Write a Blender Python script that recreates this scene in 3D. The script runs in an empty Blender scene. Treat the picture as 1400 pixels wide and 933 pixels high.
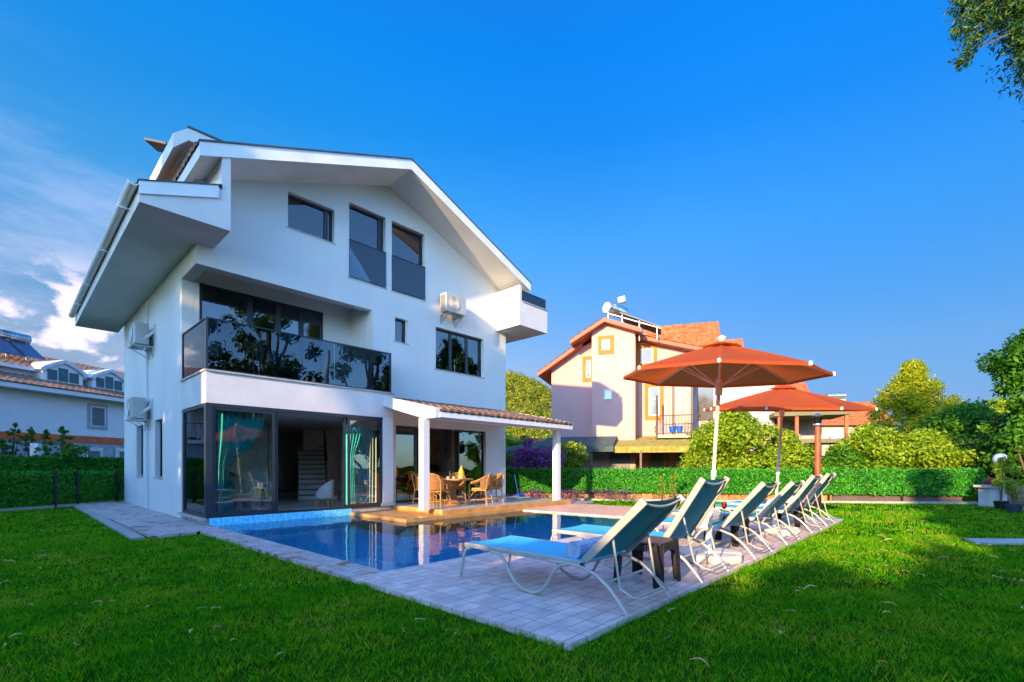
import bpy, math, random
import numpy as np
from mathutils import Vector, Matrix, Euler
random.seed(7)
RNG = np.random.default_rng(11)
PI = math.pi
R = math.radians
scene = bpy.context.scene
COL = scene.collection

# ---------------------------------------------------------------- frames
TH = R(46.9)
CT, ST = math.cos(TH), math.sin(TH)
CAMX, CAMY, CAMZ = -2.95, -11.66, 1.3
FPX, CU, HV = 652.0, 700.0, 638.0
def cw(X, Y):
    """right/forward metres from the camera -> world x, y"""
    return (CAMX + X*CT + Y*ST, CAMY - X*ST + Y*CT)
def ud(u, Y):
    return cw((u-CU)/FPX*Y, Y)
def gz(v, Y):
    return CAMZ + Y*(HV-v)/FPX
SUN_EL = R(15.5)
SX, SY = -.516, -.856      # toward the sun, camera right/forward
SUNW = Vector((SX*CT+SY*ST, -SX*ST+SY*CT, 0)).normalized()
def pq(p, q):
    return cw(p*.856+q*.516, -p*.516+q*.856)

# ---------------------------------------------------------------- materials
MATS = {}
def _nt(name):
    m = bpy.data.materials.new(name); m.use_nodes = True
    nt = m.node_tree; nt.nodes.clear()
    out = nt.nodes.new('ShaderNodeOutputMaterial')
    return m, nt, out
def N(nt, typ, **kw):
    n = nt.nodes.new(typ)
    for k, v in kw.items():
        if k.startswith('i_'):
            key = k[2:].replace('_', ' ')
            n.inputs[key].default_value = v
        else: setattr(n, k, v)
    return n
def c4(c): return (c[0], c[1], c[2], 1)
def ramp(nt, stops, interp='LINEAR'):
    r = nt.nodes.new('ShaderNodeValToRGB'); r.color_ramp.interpolation = interp
    e = r.color_ramp.elements
    while len(e) < len(stops): e.new(.5)
    for el, (p, c) in zip(e, stops): el.position = p; el.color = c4(c)
    return r
def mat(name, col, rough=.6, metal=0, var=.12, vscale=3, bump=0, bscale=60, col2=None, spec=.5, detail=4):
    if name in MATS: return MATS[name]
    m, nt, out = _nt(name); L = nt.links.new
    b = N(nt, 'ShaderNodeBsdfPrincipled'); L(b.outputs[0], out.inputs[0])
    b.inputs['Roughness'].default_value = rough; b.inputs['Metallic'].default_value = metal
    b.inputs['Specular IOR Level'].default_value = spec
    tc = N(nt, 'ShaderNodeTexCoord')
    nz = N(nt, 'ShaderNodeTexNoise'); nz.inputs['Scale'].default_value = vscale; nz.inputs['Detail'].default_value = detail
    L(tc.outputs['Object'], nz.inputs['Vector'])
    c2 = col2 or tuple(c*(1-var*2) for c in col); c1 = tuple(min(1, c*(1+var*.5)) for c in col)
    r = ramp(nt, [(.3, c2), (.7, c1)]); L(nz.outputs['Fac'], r.inputs[0]); L(r.outputs[0], b.inputs['Base Color'])
    rr = N(nt, 'ShaderNodeMapRange'); rr.inputs['To Min'].default_value = max(.02, rough-.08); rr.inputs['To Max'].default_value = min(1, rough+.08)
    L(nz.outputs['Fac'], rr.inputs['Value']); L(rr.outputs[0], b.inputs['Roughness'])
    if bump:
        n2 = N(nt, 'ShaderNodeTexNoise'); n2.inputs['Scale'].default_value = bscale; n2.inputs['Detail'].default_value = 3
        L(tc.outputs['Object'], n2.inputs['Vector'])
        bp = N(nt, 'ShaderNodeBump'); bp.inputs['Strength'].default_value = bump; bp.inputs['Distance'].default_value = .02
        L(n2.outputs['Fac'], bp.inputs['Height']); L(bp.outputs[0], b.inputs['Normal'])
    MATS[name] = m; return m
def leafmat(name, stops, trans=.35, rough=.5, objrand=False):
    if name in MATS: return MATS[name]
    m, nt, out = _nt(name); L = nt.links.new
    if objrand:
        g = N(nt, 'ShaderNodeObjectInfo'); rnd = g.outputs['Random']
    else:
        g = N(nt, 'ShaderNodeNewGeometry'); rnd = g.outputs['Random Per Island']
    n = len(stops); r = ramp(nt, [(i/(n-1), s) for i, s in enumerate(stops)])
    L(rnd, r.inputs[0])
    b = N(nt, 'ShaderNodeBsdfPrincipled'); b.inputs['Roughness'].default_value = rough; b.inputs['Specular IOR Level'].default_value = .3
    t = N(nt, 'ShaderNodeBsdfTranslucent')
    mx = N(nt, 'ShaderNodeMixShader'); mx.inputs[0].default_value = trans
    L(r.outputs[0], b.inputs['Base Color']); L(r.outputs[0], t.inputs['Color'])
    L(b.outputs[0], mx.inputs[1]); L(t.outputs[0], mx.inputs[2]); L(mx.outputs[0], out.inputs[0])
    MATS[name] = m; return m
def glassmat(name, tint, ior=1.8, rough=.0, gcol=(1,1,1), wave=0):
    if name in MATS: return MATS[name]
    m, nt, out = _nt(name); L = nt.links.new
    f = N(nt, 'ShaderNodeFresnel'); f.inputs['IOR'].default_value = ior
    t = N(nt, 'ShaderNodeBsdfTransparent'); t.inputs['Color'].default_value = c4(tint)
    g = N(nt, 'ShaderNodeBsdfGlossy'); g.inputs['Roughness'].default_value = rough; g.inputs['Color'].default_value = c4(gcol)
    mx = N(nt, 'ShaderNodeMixShader'); L(f.outputs[0], mx.inputs[0]); L(t.outputs[0], mx.inputs[1]); L(g.outputs[0], mx.inputs[2])
    L(mx.outputs[0], out.inputs[0])
    if wave:
        tc = N(nt, 'ShaderNodeTexCoord'); nz = N(nt, 'ShaderNodeTexNoise'); nz.inputs['Scale'].default_value = 1.2; nz.inputs['Detail'].default_value = 1
        L(tc.outputs['Object'], nz.inputs['Vector'])
        bp = N(nt, 'ShaderNodeBump'); bp.inputs['Strength'].default_value = wave; bp.inputs['Distance'].default_value = .05
        L(nz.outputs['Fac'], bp.inputs['Height']); L(bp.outputs[0], g.inputs['Normal'])
    MATS[name] = m; return m
def tilemat(name, c1, c2, mortar, w, h, rough=.45, msize=.012, bump=.3, offset=0.5, stain=None, rot=0, wood=False):
    if name in MATS: return MATS[name]
    m, nt, out = _nt(name); L = nt.links.new
    b = N(nt, 'ShaderNodeBsdfPrincipled'); L(b.outputs[0], out.inputs[0]); b.inputs['Roughness'].default_value = rough
    tc = N(nt, 'ShaderNodeTexCoord'); mp = N(nt, 'ShaderNodeMapping'); mp.inputs['Rotation'].default_value = (0, 0, rot)
    L(tc.outputs['Object'], mp.inputs[0])
    br = N(nt, 'ShaderNodeTexBrick'); br.offset = offset; br.inputs['Scale'].default_value = 1
    br.inputs['Brick Width'].default_value = w; br.inputs['Row Height'].default_value = h; br.inputs['Mortar Size'].default_value = msize*.5
    br.inputs['Color1'].default_value = c4(c1); br.inputs['Color2'].default_value = c4(c2); br.inputs['Mortar'].default_value = c4(mortar)
    br.inputs['Mortar Smooth'].default_value = .3
    L(mp.outputs[0], br.inputs['Vector'])
    nz = N(nt, 'ShaderNodeTexNoise'); nz.inputs['Scale'].default_value = 6; nz.inputs['Detail'].default_value = 6
    mp2 = N(nt, 'ShaderNodeMapping'); mp2.inputs['Scale'].default_value = (.5, 9, 1) if wood else (1, 1, 1); L(mp.outputs[0], mp2.inputs[0]); L(mp2.outputs[0], nz.inputs['Vector'])
    mr = N(nt, 'ShaderNodeMapRange'); mr.inputs['From Min'].default_value = .3; mr.inputs['From Max'].default_value = .7; mr.inputs['To Min'].default_value = .72; mr.inputs['To Max'].default_value = 1.12
    L(nz.outputs['Fac'], mr.inputs['Value'])
    mul = N(nt, 'ShaderNodeVectorMath', operation='SCALE'); L(br.outputs['Color'], mul.inputs[0]); L(mr.outputs[0], mul.inputs['Scale'])
    colo = mul.outputs[0]
    if stain:
        n3 = N(nt, 'ShaderNodeTexNoise'); n3.inputs['Scale'].default_value = 2.3; n3.inputs['Detail'].default_value = 5; n3.inputs['Roughness'].default_value = .65; L(tc.outputs['Object'], n3.inputs['Vector'])
        m3 = N(nt, 'ShaderNodeMapRange'); m3.inputs['From Min'].default_value = .55; m3.inputs['From Max'].default_value = .64; L(n3.outputs['Fac'], m3.inputs['Value'])
        mx = N(nt, 'ShaderNodeMix', data_type='RGBA'); L(m3.outputs[0], mx.inputs[0]); L(colo, mx.inputs[6]); mx.inputs[7].default_value = c4(stain); colo = mx.outputs[2]
    L(colo, b.inputs['Base Color'])
    bp = N(nt, 'ShaderNodeBump'); bp.inputs['Strength'].default_value = bump; bp.inputs['Distance'].default_value = .01; bp.invert = True
    L(br.outputs['Fac'], bp.inputs['Height']); L(bp.outputs[0], b.inputs['Normal'])
    MATS[name] = m; return m

# ---------------------------------------------------------------- mesh builder
class MB:
    def __init__(s): s.v = []; s.f = []
    def quad(s, a, b, c, d):
        n = len(s.v); s.v += [tuple(a), tuple(b), tuple(c), tuple(d)]; s.f.append((n, n+1, n+2, n+3)); return s
    def poly(s, pts):
        n = len(s.v); s.v += [tuple(p) for p in pts]; s.f.append(tuple(range(n, n+len(pts)))); return s
    def box(s, x0, x1, y0, y1, z0, z1, M=None):
        if x0 > x1: x0, x1 = x1, x0
        if y0 > y1: y0, y1 = y1, y0
        if z0 > z1: z0, z1 = z1, z0
        n = len(s.v)
        vs = [(x0,y0,z0),(x1,y0,z0),(x1,y1,z0),(x0,y1,z0),(x0,y0,z1),(x1,y0,z1),(x1,y1,z1),(x0,y1,z1)]
        if M is not None: vs = [tuple(M @ Vector(p)) for p in vs]
        s.v += vs
        for f in ((0,3,2,1),(4,5,6,7),(0,1,5,4),(1,2,6,5),(2,3,7,6),(3,0,4,7)): s.f.append(tuple(n+i for i in f))
        return s
    def bar(s, a, b, w, h):
        a = Vector(a); b = Vector(b); d = b-a; L = d.length
        M = Matrix.Translation((a+b)/2) @ d.to_track_quat('Z', 'X').to_matrix().to_4x4()
        return s.box(-w/2, w/2, -h/2, h/2, -L/2, L/2, M)
    def prism(s, pts, axis, a, b):
        """pts 2D; axis 'x','y','z' extrusion"""
        def mk(p, c):
            return (c, p[0], p[1]) if axis == 'x' else (p[0], c, p[1]) if axis == 'y' else (p[0], p[1], c)
        n = len(s.v); k = len(pts)
        s.v += [mk(p, a) for p in pts] + [mk(p, b) for p in pts]
        s.f.append(tuple(range(n, n+k))[::-1]); s.f.append(tuple(range(n+k, n+2*k)))
        for i in range(k):
            j = (i+1) % k; s.f.append((n+i, n+j, n+k+j, n+k+i))
        return s
    def tube(s, pts, r, n=8, caps=True, closed=False):
        pts = [Vector(p) for p in pts]; rs = r if isinstance(r, (list, tuple)) else [r]*len(pts)
        base = len(s.v); K = len(pts); up = None
        for i, p in enumerate(pts):
            if closed: d = pts[(i+1) % K]-pts[i-1]
            else: d = pts[min(i+1, K-1)]-pts[max(i-1, 0)]
            if d.length < 1e-9: d = Vector((0, 0, 1))
            d.normalize()
            if up is None: up = Vector((0, 0, 1)) if abs(d.z) < .9 else Vector((1, 0, 0))
            x = d.cross(up); 
            if x.length < 1e-6: x = d.orthogonal()
            x.normalize(); y = x.cross(d).normalized(); up = y
            for k in range(n):
                a = 2*PI*k/n; s.v.append(tuple(p + (x*math.cos(a)+y*math.sin(a))*rs[i]))
        for i in range(K-1 if not closed else K):
            j = (i+1) % K
            for k in range(n):
                k2 = (k+1) % n; s.f.append((base+i*n+k, base+i*n+k2, base+j*n+k2, base+j*n+k))
        if caps and not closed:
            s.f.append(tuple(base+k for k in range(n))[::-1]); s.f.append(tuple(base+(K-1)*n+k for k in range(n)))
        return s
    def lathe(s, prof, c=(0, 0, 0), n=20, M=None):
        base = len(s.v); K = len(prof)
        for (r, z) in prof:
            for k in range(n):
                a = 2*PI*k/n; p = Vector((r*math.cos(a), r*math.sin(a), z))
                if M is not None: p = M @ p
                s.v.append((p[0]+c[0], p[1]+c[1], p[2]+c[2]))
        for i in range(K-1):
            for k in range(n):
                k2 = (k+1) % n; s.f.append((base+i*n+k, base+i*n+k2, base+(i+1)*n+k2, base+(i+1)*n+k))
        if prof[0][0] > 1e-6: s.f.append(tuple(base+k for k in range(n))[::-1])
        if prof[-1][0] > 1e-6: s.f.append(tuple(base+(K-1)*n+k for k in range(n)))
        return s
    def build(s, name, m, parent=None, smooth=False, bevel=0, local=False):
        me = bpy.data.meshes.new(name)
        vs = s.v
        if parent is not None and not local:
            W = wm(parent).inverted(); vs = [tuple(W @ Vector(p)) for p in vs]
        me.from_pydata(vs, [], s.f); me.materials.append(m); me.validate(); me.update()
        if smooth:
            me.shade_smooth()
            try: me.set_sharp_from_angle(angle=R(40))
            except Exception: pass
        o = bpy.data.objects.new(name, me); COL.objects.link(o)
        if parent is not None: o.parent = parent
        if bevel:
            bv = o.modifiers.new('bevel', 'BEVEL'); bv.width = bevel; bv.segments = 2; bv.limit_method = 'ANGLE'; bv.angle_limit = R(40)
        return o
def wm(o):
    M = Matrix.LocRotScale(o.location, o.rotation_euler, o.scale)
    return wm(o.parent) @ M if o.parent else M
def tag(o, label=None, cat=None, group=None, kind=None):
    if label: o['label'] = label
    if cat: o['category'] = cat
    if group: o['group'] = group
    if kind: o['kind'] = kind
    return o
def empty(name, loc, rz=0, label=None, cat=None, group=None):
    o = bpy.data.objects.new(name, None); COL.objects.link(o); o.location = loc; o.rotation_euler = (0, 0, rz)
    return tag(o, label, cat, group)
def struct(name, mb, m, **k): return tag(mb.build(name, m, **k), kind='structure')
def kids(o): return [c for c in bpy.data.objects if c.parent == o]
def copy_tree(o, parent=None):
    c = o.copy(); COL.objects.link(c); c.parent = parent
    for ch in kids(o): copy_tree(ch, c)
    return c
def npmesh(name, m, V, F, parent=None, smooth=False):
    """V (n,3), F (k,m) equal-size faces"""
    if parent is not None:
        W = np.array(wm(parent).inverted()); V = V @ W[:3, :3].T + W[:3, 3]
    me = bpy.data.meshes.new(name); nf, k = F.shape
    me.vertices.add(len(V)); me.vertices.foreach_set('co', V.astype(np.float32).ravel())
    me.loops.add(nf*k); me.loops.foreach_set('vertex_index', F.astype(np.int32).ravel())
    me.polygons.add(nf); me.polygons.foreach_set('loop_start', (np.arange(nf)*k).astype(np.int32))
    me.polygons.foreach_set('loop_total', np.full(nf, k, np.int32))
    me.materials.append(m); me.update(calc_edges=True)
    if smooth: me.shade_smooth()
    o = bpy.data.objects.new(name, me); COL.objects.link(o)
    if parent is not None: o.parent = parent
    return o
def leaf_geo(C, size, aspect=.5, nrm=None, jit=1.0, rng=RNG, droop=0):
    """diamond leaves at centres C; returns V,F"""
    n = len(C); sz = (size*(.6+.8*rng.random(n)))[:, None]
    a = rng.normal(size=(n, 3)); a[:, 2] -= droop
    if nrm is not None: 
        b = nrm + jit*rng.normal(size=(n, 3))*.6
        a -= b*((a*b).sum(1)/(b*b).sum(1))[:, None]
    else: b = rng.normal(size=(n, 3))
    a /= np.linalg.norm(a, axis=1)[:, None]
    c = np.cross(a, b); c /= np.linalg.norm(c, axis=1)[:, None]
    V = np.empty((n, 4, 3)); V[:, 0] = C-a*sz*.5; V[:, 1] = C+c*sz*aspect*.5+a*sz*.05; V[:, 2] = C+a*sz*.5; V[:, 3] = C-c*sz*aspect*.5+a*sz*.05
    F = np.arange(n*4).reshape(n, 4)
    return V.reshape(-1, 3), F
def leaves(name, m, C, size, parent, aspect=.5, nrm=None, jit=1, droop=0):
    V, F = leaf_geo(np.asarray(C, float), size, aspect, nrm, jit, droop=droop); return npmesh(name, m, V, F, parent)
def clump_pts(centers, radii, n, rng=RNG, flat=1.0):
    centers = np.asarray(centers, float); radii = np.asarray(radii, float)
    w = radii**2; k = rng.choice(len(centers), n, p=w/w.sum())
    d = rng.normal(size=(n, 3)); d /= np.linalg.norm(d, axis=1)[:, None]
    rr = radii[k]*(rng.random(n)**.4)*(1+.12*rng.normal(size=n))
    P = centers[k] + d*rr[:, None]*np.array([1, 1, flat])
    return P, d
def tree(name, label, cat, pos, H, Rr, z0, nclump, nleaf, lsize, m, shape='round', group=None, bark=None, cr=None, aspect=.5, trunk_r=None, rng=RNG, clumps=None, limb=.5):
    x, y = pos[0], pos[1]; zb = pos[2] if len(pos) > 2 else 0
    root = empty(name, (x, y, zb), 0, label, cat, group)
    cs = []; rs = []
    if clumps: 
        for c, r in clumps: cs.append(c); rs.append(r)
    else:
        for i in range(nclump):
            while True:
                a = rng.random()*2*PI; h = rng.random(); rad = rng.random()**.5
                if shape == 'round': prof = math.sin(PI*min(1, max(.0, .12+h*.86)))**.6
                elif shape == 'egg': prof = (1-h)**.72*.98+.02
                elif shape == 'cone': prof = (1-h)**.8*1.0+.06
                else: prof = 1
                if prof > .05: break
            q = rad*prof*Rr
            rc = (cr or Rr*.34)*(.65+.6*rng.random())*(1 if shape != 'cone' else .5+.6*(1-h))
            q = max(0, q-rc*.4)
            cs.append((x+q*math.cos(a), y+q*math.sin(a), zb+z0+rc*.5+h*(H-z0-rc*1.2))); rs.append(rc)
    P, d = clump_pts(cs, rs, nleaf, rng, .85)
    P[:, 2] = np.maximum(P[:, 2], zb+.05)
    d2 = d.copy(); d2[:, 2] += .4
    leaves('crown', m, P, lsize, root, aspect, d2, 1.0)
    b = MB(); tr = trunk_r or H*.022
    top = zb+H*.75
    mid = [(x+.06*H*.2*math.sin(k*1.3), y+.05*H*.2*math.cos(k*1.7)-.01*H, zb+(top-zb)*k/5-.05*(k == 0)) for k in range(6)]
    b.tube(mid, [tr*(1.25-.19*k) for k in range(6)], 8)
    for i in list(range(len(cs)))[:(14 if not clumps else 99)]:
        c = cs[i]
        if clumps:
            d0 = (Vector(c)-Vector(mid[4])).length; best = min([q for q in range(len(cs)) if q != i and (Vector(cs[q])-Vector(mid[4])).length < d0-.05] or [i], key=lambda q: (Vector(cs[q])-Vector(c)).length)
            s0 = Vector(cs[best]) if best != i else Vector(mid[4]); e = Vector(c); L0 = (e-s0).length
            b.tube([s0, s0.lerp(e, .4)+Vector((.05*L0, -.06*L0, .08*L0)), s0.lerp(e, .75)+Vector((-.05*L0, .02*L0, .03*L0)), e], [tr*limb*.7, tr*limb*.5, tr*limb*.35, tr*limb*.15], 5); continue
        zz = min(top, max(zb+z0*.7, c[2]-.25*H)); f = (zz-zb)/(top-zb)
        s0 = Vector(mid[min(5, int(f*5))]); e = Vector(c); m1 = s0.lerp(e, .5)+Vector((0, 0, -.04*H))
        b.tube([s0, m1, e], [tr*limb, tr*limb*.64, tr*limb*.2], 5)
    b.build('trunk', bark or M_BARK, root, smooth=True)
    return root
SKY_SAT, SKY_TINT, SKY_STR, SUN_STR, EXPO = 1.0, (.80, .97, 1.15, 1), .15, 3.0, 1.95
CLOUD_T, CLOUD_B = .48, 2.3
SHADE = []   # p, q, height, radius, leaf count
for p_ in range(-30, -12, 3): SHADE += [(p_, -14, 13.5, 2.6, 8000), (p_+1.5, -17.5, 14.5, 2.6, 8000)]
for p_, h_ in ((-12.3, 6.9), (-10.6, 6.4), (-8.6, 6.1), (-6.4, 6.0), (-4.2, 5.9), (-2.0, 5.9), (.2, 6.0), (2.0, 6.6)): SHADE += [(p_, -14, h_, 1.9, 5000), (p_+1, -16, h_+.2, 1.9, 5000)]
SHADE += [(3.9, -14, 11.2, 1.5, 4500), (3.0, -14.5, 8.8, .9, 2500)]
for p_ in range(6, 30, 3): SHADE += [(p_, -14, 11.4, 2.6, 7000), (p_+1.5, -17.5, 12.2, 2.6, 6000)]
SHADE_HIGH = [(-11.6, -14, 16.0, 1.4, 5000, 9.8), (-9.8, -14.5, 13.8, 1.25, 3600, 9.9)]  # high crowns added out of view to shade the gable wall
SKY_RAMP = [(0, (.15, .12, .18)), (.09, (.161, .138, .206)), (.195, (.195, .194, .246)), (.315, (.138, .245, .34)), (.426, (.091, .30, .448)), (.562, (.025, .30, .563)), (.66, (.011, .336, .685)), (1, (.1, .4, .8))]
SUNSIDE = (.72, 1.02, 1.36)
# ---------------------------------------------------------------- palette
M_BARK = mat('bark', (.16,.11,.07), .9, bump=.6, bscale=25)
M_STUC = mat('white_stucco', (.72,.72,.72), .85, var=.05, vscale=.6, bump=.12, bscale=120)
def stucco(name, col, bump, bscale):
    m, nt, out = _nt(name); L = nt.links.new; b = N(nt, 'ShaderNodeBsdfPrincipled'); b.inputs['Roughness'].default_value = .88; L(b.outputs[0], out.inputs[0])
    g = N(nt, 'ShaderNodeNewGeometry'); mp = N(nt, 'ShaderNodeMapping'); mp.inputs['Scale'].default_value = (2.6, 2.6, .16); L(g.outputs['Position'], mp.inputs[0])
    n1 = N(nt, 'ShaderNodeTexNoise'); n1.inputs['Scale'].default_value = 1.6; n1.inputs['Detail'].default_value = 6; n1.inputs['Roughness'].default_value = .7; L(mp.outputs[0], n1.inputs['Vector'])
    n2 = N(nt, 'ShaderNodeTexNoise'); n2.inputs['Scale'].default_value = .7; n2.inputs['Detail'].default_value = 6; L(g.outputs['Position'], n2.inputs['Vector'])
    a1 = N(nt, 'ShaderNodeMapRange'); a1.inputs['From Min'].default_value = .52; a1.inputs['From Max'].default_value = .8; a1.inputs['To Min'].default_value = 1; a1.inputs['To Max'].default_value = .93; L(n1.outputs['Fac'], a1.inputs['Value'])
    a2 = N(nt, 'ShaderNodeMapRange'); a2.inputs['From Min'].default_value = .3; a2.inputs['From Max'].default_value = .7; a2.inputs['To Min'].default_value = .93; a2.inputs['To Max'].default_value = 1.03; L(n2.outputs['Fac'], a2.inputs['Value'])
    mu = N(nt, 'ShaderNodeMath', operation='MULTIPLY'); L(a1.outputs[0], mu.inputs[0]); L(a2.outputs[0], mu.inputs[1])
    rgb = N(nt, 'ShaderNodeRGB'); rgb.outputs[0].default_value = c4(col); sc = N(nt, 'ShaderNodeVectorMath', operation='SCALE'); L(rgb.outputs[0], sc.inputs[0]); L(mu.outputs[0], sc.inputs['Scale']); L(sc.outputs[0], b.inputs['Base Color'])
    n3 = N(nt, 'ShaderNodeTexNoise'); n3.inputs['Scale'].default_value = bscale; n3.inputs['Detail'].default_value = 4; L(g.outputs['Position'], n3.inputs['Vector'])
    n4 = N(nt, 'ShaderNodeMath', operation='MULTIPLY_ADD'); n4.inputs[1].default_value = .9; L(n2.outputs['Fac'], n4.inputs[0]); L(n3.outputs['Fac'], n4.inputs[2])
    bp = N(nt, 'ShaderNodeBump'); bp.inputs['Strength'].default_value = bump; bp.inputs['Distance'].default_value = .015; L(n4.outputs[0], bp.inputs['Height']); L(bp.outputs[0], b.inputs['Normal'])
    MATS[name] = m; return m
M_STUC = stucco('weathered_stucco', (.74,.74,.73), .3, 70)
M_ROUGH = mat('rough_white_render', (.72,.69,.68), .9, var=.05, vscale=2, bump=.5, bscale=45)
M_SOFF = mat('soffit_white', (.76,.74,.71), .85, var=.06, vscale=1.2)
M_FASC = mat('white_painted_metal', (.78,.79,.80), .35, var=.06, vscale=1.5, bump=.25, bscale=3)
M_FLASH = mat('dark_flashing', (.06,.07,.09), .5)
M_ANTH = mat('anthracite_frame', (.018,.026,.042), .38, var=.1)
M_SILL = mat('stone_sill', (.52,.49,.46), .6, bump=.2)
M_GLASS = glassmat('window_glass', (.42,.48,.52), 2.0, wave=.12)
M_GLASSC = glassmat('clear_glass', (.88,.93,.94), 1.55, wave=.08)
M_GLASST = glassmat('tinted_glass', (.20,.25,.29), 1.75, gcol=(.85,.93,1), wave=.05)
M_GLASSB = glassmat('blue_glass', (.15,.45,.62), 1.6)
M_RTILE = mat('brown_roof_tile', (.36,.20,.13), .8, var=.35, vscale=7, bump=.3, bscale=40, col2=(.12,.075,.06))
M_OTILE = mat('orange_roof_tile', (.46,.14,.035), .8, var=.3, vscale=4, bump=.3, bscale=40, col2=(.22,.055,.018))
M_DARKIN = mat('interior_wall', (.78,.72,.66), .9)
M_INFLOOR = mat('interior_floor', (.62,.56,.52), .3)
M_TREAD = mat('dark_wood', (.06,.025,.015), .35)
M_RISER = mat('white_riser', (.7,.68,.62), .6)
M_TEAL = mat('teal_curtain', (.08,.72,.68), .8, var=.15)
M_TEALS = mat('sheer_curtain', (.55,.62,.60), .85, var=.08)
M_PLAST = mat('white_plastic', (.75,.75,.73), .5, var=.06)
M_ACM = mat('air_conditioner_metal', (.46,.46,.44), .45, var=.08)
M_GRILL = mat('dark_grille', (.10,.10,.10), .6)
M_METAL = mat('galvanised_metal', (.45,.46,.47), .4, metal=.8)
M_MARBLE = mat('patio_marble', (.60,.54,.50), .25, var=.1, vscale=2)
M_STEEL = mat('brushed_steel', (.7,.7,.7), .25, metal=.9)

W_ = 9.95           # house width
T0 = .74            # gable wall plane
def ftop(s): return 9.65 - .395*abs(s-4.9)
ORI = {'front': lambda a, d, z: (a, d, z), 'left': lambda a, d, z: (d, a, z), 'right': lambda a, d, z: (-d, a, z)}
def wallgrid(mb, ori, d, th, a0, a1, z0, z1, holes=(), top=None, extra=()):
    f = ORI[ori]
    A = sorted({a0, a1} | {v for h in holes for v in h[:2] if a0 <= v <= a1} | set(extra))
    zt = z1
    if top: zt = max(top(a0), top(a1), top((a0+a1)/2), *[top(e) for e in extra])+.5
    Z = sorted({z0, z1, zt} | {v for h in holes for v in h[2:4] if z0 <= v <= zt})
    nz = len(Z)-1
    if top:
        xs = [a0+(a1-a0)*k/400 for k in range(401)]
        for zc in Z:
            for p_, q_ in zip(xs, xs[1:]):
                fp, fq = top(p_)-zc, top(q_)-zc
                if fp*fq < 0: A.append(p_+(q_-p_)*fp/(fp-fq))
        A = sorted(set(A))
    def zz(j, a): return min(Z[j], top(a)) if top else Z[j]
    def solid(i, j):
        if i < 0 or j < 0 or i >= len(A)-1 or j >= nz: return False
        am = (A[i]+A[i+1])/2; zm = (zz(j, am)+zz(j+1, am))/2
        if zz(j+1, am)-zz(j, am) < 1e-4: return False
        return not any(h[0] < am < h[1] and h[2] < zm < h[3] for h in holes)
    for i in range(len(A)-1):
        for j in range(nz):
            if not solid(i, j): continue
            a, b = A[i], A[i+1]; p = [(a, zz(j, a)), (b, zz(j, b)), (b, zz(j+1, b)), (a, zz(j+1, a))]
            mb.poly([f(q[0], d, q[1]) for q in p]); mb.poly([f(q[0], d+th, q[1]) for q in reversed(p)])
            for (di, dj, e0, e1) in ((-1,0,3,0),(1,0,1,2),(0,-1,0,1),(0,1,2,3)):
                if not solid(i+di, j+dj):
                    q0, q1 = p[e0], p[e1]
                    mb.quad(f(q0[0], d, q0[1]), f(q1[0], d, q1[1]), f(q1[0], d+th, q1[1]), f(q0[0], d+th, q0[1]))
def obox(mb, ori, a0, a1, d0, d1, z0, z1):
    p = ORI[ori](a0, d0, z0); q = ORI[ori](a1, d1, z1); mb.box(p[0], q[0], p[1], q[1], z0, z1)
def window(parent, ori, a0, a1, z0, z1, d, mull=(), fw=.055, depth=.07, glass=None, sill=True, fm=None, name='window', thr=None, sillm=None, panes=True):
    b = MB()
    obox(b, ori, a0, a1, d, d+depth, z1-fw, z1); obox(b, ori, a0, a1, d, d+depth, z0, z0+fw)
    ed = [a0] + [a0+(a1-a0)*m for m in mull] + [a1]
    for k, e in enumerate(ed):
        lo = e if k == 0 else e-fw/2 if k < len(ed)-1 else e-fw
        hi = lo+fw; hi = e+fw*.9 if 0 < k < len(ed)-1 else hi; lo = e-fw*.9 if 0 < k < len(ed)-1 else lo
        obox(b, ori, lo, hi, d+.003, d+depth-.003, z0+fw, z1-fw)
    if thr: obox(b, ori, a0+fw, a1-fw, d+.006, d+depth-.006, thr-fw/2, thr+fw/2)
    w = b.build(name, fm or M_ANTH, parent)
    if panes:
        for k in range(len(ed)-1):
            p = MB(); obox(p, ori, ed[k]+fw*.9, ed[k+1]-fw*.9, d+depth*.5-.002, d+depth*.5+.003, z0+fw, z1-fw)
            p.build('pane', glass or M_GLASS, w)
    if sill:
        q = MB(); obox(q, ori, a0-.05, a1+.05, d-.14, d+depth, z0-.045, z0-.002); q.build('sill', sillm or M_SILL, w)
    return w
def tilefield(mb, O, U, V, Nn, pw=.24, ph=.34, amp=.035, nper=6):
    """barrel tiles: O lower-left corner, U along eave (full), V up slope (full), Nn normal"""
    O, U, V, Nn = Vector(O), Vector(U), Vector(V), Vector(Nn).normalized()
    nu = max(1, round(U.length/pw)); nv = max(1, round(V.length/ph)); K = nu*nper
    for r in range(nv):
        base = len(mb.v); lo = V*(r/nv); hi = V*((r+1.12)/nv if r < nv-1 else 1)
        for row, (pv, lift) in enumerate(((lo, -.01), (lo, .028), (hi, .002))):
            for k in range(K+1):
                ph_ = (k/nper) % 1; w = amp*abs(math.sin(PI*ph_))**.7 if ph_ else 0
                jit = .004*math.sin(r*12.9+int(k/nper)*7.3)
                hgt = (w+lift+jit) if row else (w+lift+jit-.03)
                mb.v.append(tuple(O+U*(k/K)+pv+Nn*hgt))
        for row in range(2):
            for k in range(K):
                a = base+row*(K+1)+k; mb.f.append((a, a+1, a+K+2, a+K+1))

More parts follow.
